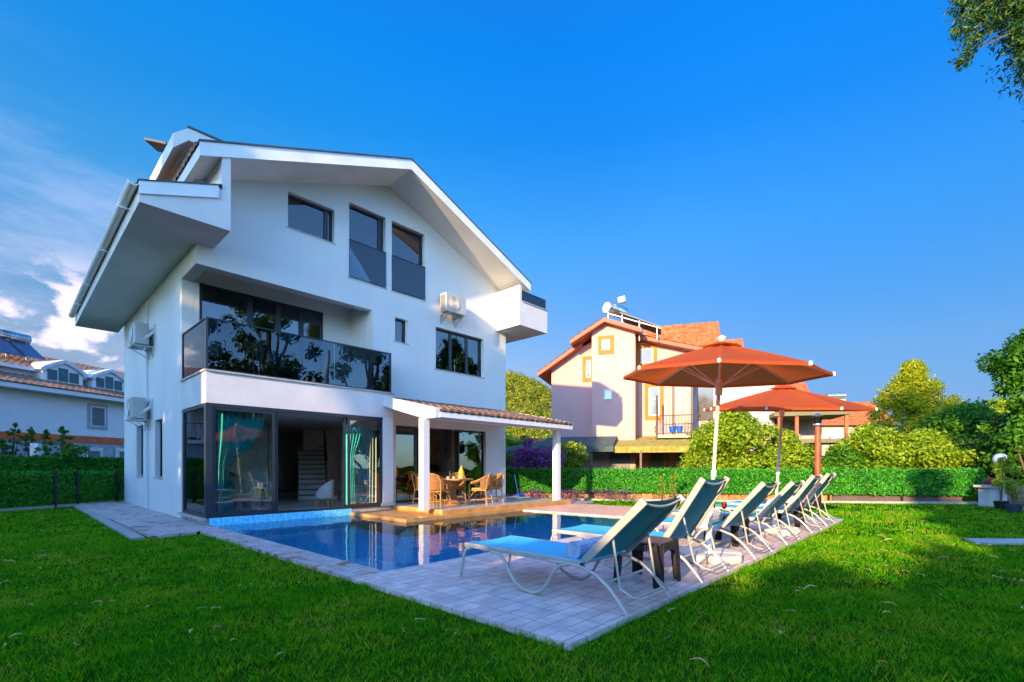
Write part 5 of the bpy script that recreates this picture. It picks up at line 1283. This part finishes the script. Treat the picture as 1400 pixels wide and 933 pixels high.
for (u0, u1) in ((58, 113), (126, 171)):
    xa, xb = lx(u0, .9), lx(u1, .9); c = (xa+xb)/2; w_ = (xb-xa)/2; ht = 1.15
    b = MB(); zb_ = 5.75
    arch_ = [(c-w_, zb_), (c+w_, zb_)]+[(c+w_*math.cos(PI*k/10), zb_+.55+(ht-.55)*dsh(k)) for k in range(11)]
    b.prism(arch_, 'y', .9, 3.4); dm = b.build('dormer', M_LW, lh, local=True)
    b = MB()
    po = [(c+(w_+.2)*math.cos(PI*k/10), zb_+.58+(ht-.45)*dsh(k)) for k in range(11)]; pi_ = [(c+(w_+.02)*math.cos(PI*k/10), zb_+.50+(ht-.56)*dsh(k)) for k in range(11)]
    b.prism(po+pi_[::-1], 'y', .72, 3.4); b.build('dormer_roof', mat('bluish_white_trim', (.6,.65,.72), .6), dm, local=True)
    for k in range(3):
        a = c-w_*.78+w_*.54*k; b = MB(); b.box(a, a+w_*.46, .86, .895, zb_+.12, zb_+(.82 if k == 1 else .66)); b.build('pane', mat('teal_pane', (.05,.12,.14), .1), dm, local=True)
def lwin(u0, u1, v0, v1, sm, nm='window'):
    xa, xb = lx(u0), lx(u1); z0, z1 = lz((u0+u1)/2, v1), lz((u0+u1)/2, v0)
    b = MB(); b.box(xa, xb, -.05, -.004, z0, z1); s = b.build(nm, sm, lh, local=True)
    d = .13; b = MB(); b.box(xa+d, xb-d, -.08, -.052, z0+d, z1-d); f = b.build('frame', M_WF, s, local=True)
    d = .2; b = MB(); b.box(xa+d, xb-d, -.09, -.082, z0+d, z1-d); b.build('pane', mat('shutter_pane', (.16,.17,.20), .4), s, local=True)
lwin(119, 146, 553, 587, M_GREYW); lwin(113, 140, 612, 640, M_WF); lwin(157, 180, 613, 640, M_WF)
# balcony at far-left
b = MB(); b.box(-6, X0-.1, -.2, 1.5, 2.6, 2.8); bl = b.build('balcony', M_LW, lh, local=True)
b = MB(); b.tube([(-6, -.15, 3.75), (X0, -.15, 3.75)], .03, 6)
for k in range(22): x = -6+k*.21; b.tube([(x, -.15, 2.8), (x, -.15, 3.75)], .012, 4)
b.build('balcony_railing', M_IRON, bl, local=True)
b = MB(); b.box(-3.2, -2.2, 1.4, 1.49, 2.8, 4.9); b.build('balcony_door', mat('beige_door', (.5,.38,.28), .7), lh, local=True)
b = MB(); b.tube([(X0, -.1, 0), (X0, -.1, 5.0)], .06, 8); b.build('downpipe', M_PLAST, lh, local=True)
# solar panels on left house
for (u, nm) in ((8, 'solar collector at the far left edge of the neighbouring roof, with a long tank'), (36, 'second solar collector on the neighbouring roof, left of the arched dormer')):
    x = lx(u, 2.2); root = empty('solar_collector', (LO[0], LO[1], 0), LA, nm, 'solar panel', 'solar collectors on the white house')
    b = MB(); b.box(-.55, .55, -.75, .75, -.04, .04, Matrix.Translation((x, 2.3, 7.45)) @ Matrix.Rotation(R(38), 4, 'X')); b.build('collector', mat('solar_blue', (.10,.12,.2), .2), root, local=True)
    b = MB(); b.lathe([(0, 0), (.25, .02), (.25, 1.25), (0, 1.27)], n=16, M=Matrix.Translation((x-.7, 2.9, 8.15)) @ Matrix.Rotation(PI/2, 4, 'Y')); b.build('tank', M_STEEL, root, smooth=True, local=True)
    b = MB(); b.bar((x-.4, 2.8, 6.7), (x-.4, 2.8, 8.0), .05, .05); b.bar((x+.4, 2.8, 6.7), (x+.4, 2.8, 8.0), .05, .05); b.build('frame', M_METAL, root, local=True)
a = cw(-20.6, 20.8); b = MB(); b.box(-.22, .22, -.22, .22, 0, 2.3); o = b.build('gate_pillar', M_LW); o.location = (a[0], a[1], 0); o.rotation_euler = (0, 0, LA); tag(o, 'short white gate pillar between the young conifers on the left', 'pillar')

# reflected villa across the garden (seen in the glass)
rv = empty('terracotta_roof_villa', (9, -36, 0), .1, 'yellow-walled villa with red roof, seen as a reflection in the glass doors', 'house')
b = MB(); b.box(-5, 5, -4, 4, 0, 5.6); b.build('wall', mat('yellow_render', (.6,.45,.2), .9), rv, local=True)
b = MB(); b.prism([(-5.7, 5.6), (5.7, 5.6), (0, 8.4)], 'y', -4.6, 4.6); b.build('roof', M_OTILE, rv, local=True)
for x in (-3, 0, 3):
    b = MB(); b.box(x-.6, x+.6, 4.0, 4.06, 1, 2.4); b.box(x-.6, x+.6, 4.0, 4.06, 3.6, 4.9); b.build('window', MATS['dim_pane'], rv, local=True)

# ================================================================= VEGETATION
M_LF_DK = leafmat('dark_leaf', [(.012,.05,.006), (.02,.085,.010), (.035,.12,.012)], .35)
M_LF_MD = leafmat('mid_leaf', [(.03,.14,.006), (.06,.22,.010), (.12,.30,.012)], .45)
M_LF_BR = leafmat('bright_leaf', [(.09,.22,.006), (.18,.34,.010), (.30,.44,.015), (.42,.48,.03)], .45)
M_LF_CON = leafmat('golden_conifer_leaf', [(.16,.26,.006), (.34,.42,.01), (.54,.54,.02)], .5)
M_EUC = leafmat('eucalyptus_leaf', [(.010,.05,.010), (.02,.09,.012), (.05,.13,.012), (.11,.12,.02)], .3)
def T(name, label, cat, u, Y, top_v, Rr, **k):
    a = ud(u, Y); H = gz(top_v, Y); return tree(name, label, cat, (a[0], a[1]), H, Rr, k.pop('z0', .3), k.pop('nc', 40), k.pop('n', 12000), k.pop('ls', .2), k.pop('m', M_LF_MD), **k)
T('citrus_shrub', 'big rounded bright green shrub behind the hedge under the umbrellas', 'shrub', 1003, 20.5, 556, 1.9, nc=70, n=26000, ls=.16, m=M_LF_BR, cr=.55)
T('citrus_shrub', 'lower bright green shrub behind the hedge between the far umbrella and lamp post', 'shrub', 1072, 20.3, 588, 1.45, nc=45, n=16000, ls=.15, m=M_LF_BR, cr=.5)
T('citrus_shrub', 'small yellowish shrub touching the pink house awning', 'shrub', 948, 21, 604, .75, nc=16, n=5000, ls=.13, m=M_LF_BR, cr=.35)
T('golden_conifer', 'tall golden-green conifer with a rounded pointed crown', 'conifer', 1248, 27, 490, 4.0, nc=150, n=46000, ls=.20, m=M_LF_CON, shape='egg', cr=.5, aspect=.25)
T('bushy_shrub', 'wide yellow-green shrub in front of the golden conifer', 'shrub', 1195, 21, 578, 1.9, nc=60, n=20000, ls=.16, m=M_LF_BR, cr=.55)
T('bushy_shrub', 'low leafy shrub beside the cream house wall', 'shrub', 1150, 21.5, 606, 1.2, nc=30, n=8000, ls=.15, m=M_LF_MD, cr=.4)
T('bushy_shrub', 'bright shrub above the right half of the hedge fence', 'shrub', 1262, 20, 588, 1.8, nc=55, n=18000, ls=.16, m=M_LF_BR, cr=.55)
T('broadleaf_tree', 'dark green broadleaf tree behind the right end of the hedge', 'tree', 1318, 24, 545, 2.4, nc=60, n=20000, ls=.2, m=M_LF_MD, cr=.7)
T('broadleaf_tree', 'dark leafy tree filling the corner behind the globe lamp', 'tree', 1392, 19.5, 565, 2.0, nc=60, n=20000, ls=.17, m=M_LF_DK, cr=.6)
T('broadleaf_tree', 'pale-lit tree far behind between the dark crowns at the right', 'tree', 1375, 32, 540, 2.6, nc=50, n=12000, ls=.26, m=M_LF_BR, cr=.8)
T('loose_tree', 'tall loose-leaved tree reaching in from the right edge', 'tree', 1424, 18, 440, 2.3, nc=80, n=22000, ls=.17, m=M_LF_MD, cr=.5, z0=1.0)
# overhanging eucalyptus (trunk outside the frame)
e = cw(13.5, 6.5)
def cpt(u, v, Y): a = ud(u, Y); return (a[0], a[1], gz(v, Y))
cl = []
for (u, v, r) in ((1318, 8, .22), (1335, 18, .28), (1352, 12, .30), (1312, 40, .17), (1325, 60, .2), (1340, 40, .26), (1316, 84, .16), (1322, 76, .13), (1372, 22, .26), (1392, 12, .3), (1385, 45, .12), (1399, 60, .2), (1404, 82, .18), (1412, 30, .5), (1440, 10, .7), (1460, 60, .8), (1370, -15, .5), (1330, -25, .4), (1410, -40, .8), (1500, 0, 1.2), (1590, 30, 1.6)):
    cl.append((cpt(u, v, 9.0), r*1.15))
tree('eucalyptus_tree', 'eucalyptus branch hanging into the top right corner of the sky', 'tree', (e[0], e[1]), 11.5, 3, 5, 0, 30000, .10, M_EUC, clumps=cl, aspect=.28, trunk_r=.22, limb=.06)
# left young conifers
for (u, v, Y, r, lab) in ((2, 600, 20.5, 1.1, 'young conifer cut by the left edge of the frame'), (19, 577, 21, 1.0, 'tallest young conifer at the left below the balcony'), (43, 583, 21.5, .95, 'young conifer just left of the white pillar'), (63, 586, 20, .75, 'slim young conifer just right of the white pillar'), (86, 583, 20, 1.0, 'young conifer farthest right in front of the grey wall')):
    T('young_conifer', lab, 'conifer', u, Y, v, r, nc=80, n=6000, ls=.10, m=M_LF_MD, shape='cone', cr=.13, aspect=.25, group='young conifers behind the left hedge')
a = ud(100, 19.9); shrub('low_shrub', 'small green shrub at the foot of the rightmost young conifer', 'shrub', a[0], a[1], 1.3, .9, .5, 900, .12, M_LF_MD)
M_PURPD = leafmat('shaded_purple_flower', [(.10,.01,.16), (.22,.02,.28), (.04,.06,.02), (.30,.06,.34)], .25)  # darker copy of the purple flowers, shade at ground level painted in
# bougainvillea / palm / shrubs left of pink house
for (u, Y, z0, h, r, lab) in ((716, 20.5, .9, 1.1, .9, 'purple bougainvillea behind the hedge near the villa corner'), (742, 20.6, .9, 1.0, .8, 'purple bougainvillea behind the hedge left of the porch post')):
    a = ud(u, Y); shrub('bougainvillea', lab, 'flowering shrub', a[0], a[1], z0, h, r, 3800, .10, M_PURP, 14)
a = ud(724, 20.9); shrub('bougainvillea', 'single high purple flower spray against the dark awning', 'flowering shrub', a[0], a[1], 2.0, .5, .35, 350, .09, M_PURP, 4)
for (u, lab) in ((722, 'purple flowers growing under the hedge left of the porch post'), (790, 'purple flowers growing under the hedge right of the porch post'), (835, 'sparse purple flowers under the shaded end of the hedge')):
    a = ud(u, 18.2); shrub('ground_flower', lab, 'flower', a[0], a[1], .05, .33, .75, 900, .06, M_PURPD, 10)
for (u, lab) in ((776, 'leafy green plant behind the hedge just right of the porch post'), (786, 'taller green plant beside the pink house wall')):
    a = ud(u, 21); shrub('leafy_plant', lab, 'plant', a[0], a[1], .9, 1.5, .45, 1300, .13, M_YG, 9)
a = ud(697, 21.5); shrub('leafy_plant', 'yellow-green bush seen in the gap beside the villa corner', 'plant', a[0], a[1], .9, 1.2, .5, 1200, .13, M_YG, 9)
for (u, v) in ((903, 0), (918, 0)):
    a = ud(u+2, 16.6); shrub('creeper', 'yellow-leaved creeper on the hedge, %s of the pair' % ('left' if u == 903 else 'right'), 'plant', a[0], a[1], .1, 1.0 if u == 903 else 1.15, .13, 260, .08, M_YG, 7)
# palm
def palm(x, y, H, label):
    root = empty('palm_tree', (x, y, 0), 0, label, 'palm tree'); b = MB(); b.tube([(x, y, 0), (x+.1, y, H*.5), (x, y, H)], [.2, .15, .14], 8); b.build('trunk', M_BARK, root, smooth=True)
    V = []; F = []
    for k in range(26):
        a = random.random()*2*PI; el = random.uniform(-.2, 1.2); Lg = random.uniform(1.3, 1.8)
        for j in range(26):
            f = (j+1)/26; hx = Lg*f*math.cos(el)+.2*f; hz = Lg*f*math.sin(el)-1.0*f*f*Lg*.6
            c = Vector((x+hx*math.cos(a), y+hx*math.sin(a), H+hz)); 
            for sd in (-1, 1):
                t = Vector((-math.sin(a)*sd, math.cos(a)*sd, -.35))*.42*(1-f*.55)+Vector((math.cos(a), math.sin(a), 0))*.2
                n = len(V); V += [c, c+t*.5+Vector((0, 0, .025)), c+t, c+t*.5-Vector((0, 0, .025))]; F.append((n, n+1, n+2, n+3))
    npmesh('frond', M_LF_BR, np.array([tuple(v) for v in V]), np.array(F), root)
a = ud(706, 33); palm(a[0], a[1], 2.9, 'small palm tree seen between the villa and the porch roof')
# hill and forest
def hill():
    nx, ny = 60, 24; b = MB()
    def hz(X, Y): return 34*math.exp(-((X+2)/34)**2-((Y-185)/60)**2)+6*math.exp(-((X-60)/80)**2-((Y-220)/40)**2)
    for j in range(ny+1):
        for i in range(nx+1):
            X = -90+260*i/nx; Y = 90+200*j/ny; w = cw(X, Y); b.v.append((w[0], w[1], max(-.5, hz(X, Y)-1.5)))
    for j in range(ny):
        for i in range(nx): a = j*(nx+1)+i; b.f.append((a, a+1, a+nx+2, a+nx+1))
    struct('hills', b, mat('hill_soil', (.12,.13,.04), .95), smooth=True)
    n = 1500; X = RNG.uniform(-40, 60, n); Y = RNG.uniform(105, 190, n); cs = []; rs = []
    for x, y in zip(X, Y):
        h = hz(x, y)-1.5
        if h < .5: continue
        w = cw(x, y); cs.append((w[0], w[1], h+1.6)); rs.append(RNG.uniform(1.6, 2.8))
    P, d = clump_pts(cs, rs, 150000); d[:, 2] += .5
    V, F = leaf_geo(P, .6, .6, d, .9); o = npmesh('hillside_forest', leafmat('olive_forest', [(.14,.17,.008), (.22,.25,.010), (.32,.31,.015)], .35), V, F)
    tag(o, 'yellow-green forest covering the hill behind the houses', 'forest', kind='stuff')
hill()
# low orange-roofed structure near palm
a = ud(740, 36); root = empty('far_shed', (a[0], a[1], 0), -TH, 'small tiled roof among bushes left of the pink house', 'shed')
b = MB(); b.box(-1.6, 1.8, 0, 3, 0, 2.6); b.build('wall', MATS['cream_render'], root, local=True)
b = MB(); tilefield(b, (-2, -.4, 2.6), (4, 0, 0), (0, 2, .9), (0, -.4, .9), pw=.35, ph=.45); b.build('roof', M_OTILE, root, local=True)
for (u, Y, v, r) in ((690, 38, 592, 2.2), (760, 40, 590, 2.5)):
    T('distant_bush', 'yellow-green bush behind the far shed, %s side' % ('left' if u == 690 else 'right'), 'shrub', u, Y, v, r, nc=30, n=5000, ls=.3, m=M_LF_BR, cr=.8)

# ---- trees behind the camera that shade the garden (seen in reflections)
M_LF_SH = leafmat('garden_tree_leaf', [(.02,.07,.012), (.04,.12,.016), (.07,.16,.02)], .15)
def shade(p, q, H, Rr, n=9000, z0=.3, ls=.42, lab='', nc=60, cr=None):
    a = pq(p, q); tree('garden_tree', lab, 'tree', (a[0], a[1]), H, Rr, z0, nc, n, ls, M_LF_SH, cr=cr or Rr*.33, aspect=.6, group='trees behind the viewpoint, seen only as reflections')
SH_LAB = 'dark broadleaf tree behind the viewpoint, unseen but for its shade and its reflection in the villa glass'
for (p, q, H, r, n) in SHADE:
    shade(p, q, H, r, n, lab=SH_LAB)
for (p, q, H, r, n, z0_) in SHADE_HIGH: shade(p, q, H, r, n, z0=z0_, lab=SH_LAB)
for (x, y, H, r) in ((5, -25, 13, 3.6), (12, -29, 19, 4.4), (20, -27, 17, 4.2), (29, -25, 15, 4.0)):
    tree('garden_tree', SH_LAB, 'tree', (x, y), H, r, 2.0, 44, 9000, .36, M_LF_SH, cr=r*.25, aspect=.6, group='trees behind the viewpoint, seen only as reflections')
# ================================================================= WORLD, SUN, CAMERA
wd = bpy.data.worlds.new('World'); scene.world = wd; wd.use_nodes = True; nt = wd.node_tree; nt.nodes.clear(); LK = nt.links.new
out = nt.nodes.new('ShaderNodeOutputWorld'); bg = nt.nodes.new('ShaderNodeBackground'); LK(bg.outputs[0], out.inputs[0])
sky = nt.nodes.new('ShaderNodeTexSky'); sky.sky_type = 'NISHITA'; sky.sun_disc = False; sky.sun_elevation = SUN_EL
sky.sun_rotation = math.atan2(SUNW.x, SUNW.y); sky.altitude = 50; sky.air_density = 1.0; sky.dust_density = .6; sky.ozone_density = 2.5
hs = nt.nodes.new('ShaderNodeHueSaturation'); hs.inputs['Saturation'].default_value = SKY_SAT; hs.inputs['Value'].default_value = 1.0; LK(sky.outputs[0], hs.inputs['Color'])
tint = nt.nodes.new('ShaderNodeMix'); tint.data_type = 'RGBA'; tint.blend_type = 'MULTIPLY'; tint.inputs[0].default_value = 1; LK(hs.outputs[0], tint.inputs[6])
tc = nt.nodes.new('ShaderNodeTexCoord')
szz = nt.nodes.new('ShaderNodeSeparateXYZ'); LK(tc.outputs['Generated'], szz.inputs[0])
crr = nt.nodes.new('ShaderNodeValToRGB'); LK(szz.outputs[2], crr.inputs[0]); els = crr.color_ramp.elements
while len(els) < len(SKY_RAMP): els.new(.5)
for el, (p_, c_) in zip(els, SKY_RAMP): el.position = p_; el.color = (*c_, 1)
dfw = nt.nodes.new('ShaderNodeVectorMath'); dfw.operation = 'DOT_PRODUCT'; dfw.inputs[1].default_value = (ST, CT, 0); LK(tc.outputs['Generated'], dfw.inputs[0])
mrf = nt.nodes.new('ShaderNodeMapRange'); mrf.interpolation_type = 'SMOOTHSTEP'; mrf.inputs['From Min'].default_value = .45; mrf.inputs['From Max'].default_value = -.15; LK(dfw.outputs['Value'], mrf.inputs['Value'])
mxs = nt.nodes.new('ShaderNodeMix'); mxs.data_type = 'RGBA'; LK(mrf.outputs[0], mxs.inputs[0]); LK(crr.outputs[0], mxs.inputs[6]); mxs.inputs[7].default_value = (*SUNSIDE, 1)
LK(mxs.outputs[2], tint.inputs[7]); mp = nt.nodes.new('ShaderNodeMapping'); mp.inputs['Scale'].default_value = (1, 1, 1.7); LK(tc.outputs['Generated'], mp.inputs[0])
nz = nt.nodes.new('ShaderNodeTexNoise'); nz.inputs['Scale'].default_value = 5.2; nz.inputs['Detail'].default_value = 9; nz.inputs['Roughness'].default_value = .56; nz.inputs['Distortion'].default_value = .2; LK(mp.outputs[0], nz.inputs[0])
mp2 = nt.nodes.new('ShaderNodeMapping'); mp2.inputs['Scale'].default_value = (1, 1, 4); mp2.inputs['Location'].default_value = (3, 1, 2); LK(tc.outputs['Generated'], mp2.inputs[0])
nz2 = nt.nodes.new('ShaderNodeTexNoise'); nz2.inputs['Scale'].default_value = 2.0; nz2.inputs['Detail'].default_value = 8; nz2.inputs['Roughness'].default_value = .62; LK(mp2.outputs[0], nz2.inputs[0])
def M_(op, a, b=None, c=None):
    n = nt.nodes.new('ShaderNodeMath'); n.operation = op
    for i, v in enumerate((a, b, c)):
        if v is None: continue
        if isinstance(v, (int, float)): n.inputs[i].default_value = v
        else: LK(v, n.inputs[i])
    return n.outputs[0]
def mr(v, a, b, c=0, d=1, sm=True):
    n = nt.nodes.new('ShaderNodeMapRange'); n.interpolation_type = 'SMOOTHSTEP' if sm else 'LINEAR'
    for k, x in zip(('From Min', 'From Max', 'To Min', 'To Max'), (a, b, c, d)): n.inputs[k].default_value = x
    LK(v, n.inputs['Value']); return n.outputs[0]
sep = nt.nodes.new('ShaderNodeSeparateXYZ'); LK(tc.outputs['Generated'], sep.inputs[0])
def dotd(X, Y):   # direction azimuth cos to cam-frame direction
    w = Vector((X*CT+Y*ST, -X*ST+Y*CT, 0)).normalized()
    n = nt.nodes.new('ShaderNodeVectorMath'); n.operation = 'DOT_PRODUCT'; n.inputs[1].default_value = w; LK(tc.outputs['Generated'], n.inputs[0]); return n.outputs['Value']
left = dotd(-.80, .60)
az = mr(left, .78, .95)                 # clouds bank toward the left of the view
low = mr(sep.outputs['Z'], .50, .16)    # and low in the sky
cum = mr(nz.outputs['Fac'], CLOUD_T, CLOUD_T+.06)
cumlow = mr(sep.outputs['Z'], .33, .25)
cmask = M_('MULTIPLY', M_('MULTIPLY', cum, cumlow), az)
haze_ = M_('MULTIPLY', M_('MULTIPLY', mr(nz2.outputs['Fac'], .42, .72), mr(left, .72, .95)), M_('MULTIPLY', mr(sep.outputs['Z'], .62, .3), .5))
mx1 = nt.nodes.new('ShaderNodeMix'); mx1.data_type = 'RGBA'; LK(haze_, mx1.inputs[0]); 
def azt(src, fac, col):
    a = nt.nodes.new('ShaderNodeMix'); a.data_type = 'RGBA'; LK(fac, a.inputs[0]); a.inputs[6].default_value = (1, 1, 1, 1); a.inputs[7].default_value = (*col, 1)
    m = nt.nodes.new('ShaderNodeMix'); m.data_type = 'RGBA'; m.blend_type = 'MULTIPLY'; m.inputs[0].default_value = 1; LK(src, m.inputs[6]); LK(a.outputs[2], m.inputs[7]); return m.outputs[2]
skyc = azt(tint.outputs[2], mr(left, .35, .85), (1.42, 1.38, 1.18))
skyc = azt(skyc, mr(dotd(.78, .62), .70, .97), (.55, .84, .93))
LK(skyc, mx1.inputs[6]); mx1.inputs[7].default_value = (1.6, 1.6, 2.2, 1)
mx2 = nt.nodes.new('ShaderNodeMix'); mx2.data_type = 'RGBA'; LK(M_('MULTIPLY', cmask, .92), mx2.inputs[0]); LK(mx1.outputs[2], mx2.inputs[6])
cc = nt.nodes.new('ShaderNodeValToRGB'); cc.color_ramp.elements[0].color = (.74, .70, .90, 1); cc.color_ramp.elements[1].color = (1.0, .86, .90, 1); cc.color_ramp.elements[0].position = .46; cc.color_ramp.elements[1].position = .62; LK(nz.outputs['Fac'], cc.inputs[0])
sc_ = nt.nodes.new('ShaderNodeVectorMath'); sc_.operation = 'SCALE'; sc_.inputs['Scale'].default_value = CLOUD_B; LK(cc.outputs[0], sc_.inputs[0]); LK(sc_.outputs[0], mx2.inputs[7])
LK(mx2.outputs[2], bg.inputs['Color']); bg.inputs['Strength'].default_value = SKY_STR
sl = bpy.data.lights.new('sun', 'SUN'); sl.energy = SUN_STR; sl.angle = R(.6); sl.color = (1, .69, .35)
so_ = bpy.data.objects.new('sun', sl); COL.objects.link(so_); so_.location = (0, 0, 40)
dv = Vector((SUNW.x*math.cos(SUN_EL), SUNW.y*math.cos(SUN_EL), math.sin(SUN_EL))); so_.rotation_euler = dv.to_track_quat('Z', 'Y').to_euler()
cam = bpy.data.cameras.new('camera'); co = bpy.data.objects.new('camera', cam); COL.objects.link(co); scene.camera = co
co.location = (CAMX, CAMY, CAMZ); co.rotation_euler = (PI/2, 0, -TH); cam.sensor_width = 36; cam.lens = FPX/1400*36; cam.shift_y = (HV-466.5)/1400; cam.clip_end = 3000; cam.clip_start = .05
scene.view_settings.view_transform = 'Standard'; scene.view_settings.look = 'None'; scene.view_settings.gamma = 1; scene.view_settings.use_curve_mapping = False; scene.view_settings.exposure = EXPO
scene.render.engine = 'CYCLES'; cy = scene.cycles; cy.max_bounces = 8; cy.transparent_max_bounces = 16; cy.caustics_reflective = False; cy.caustics_refractive = False; cy.sample_clamp_indirect = 6; cy.use_denoising = True
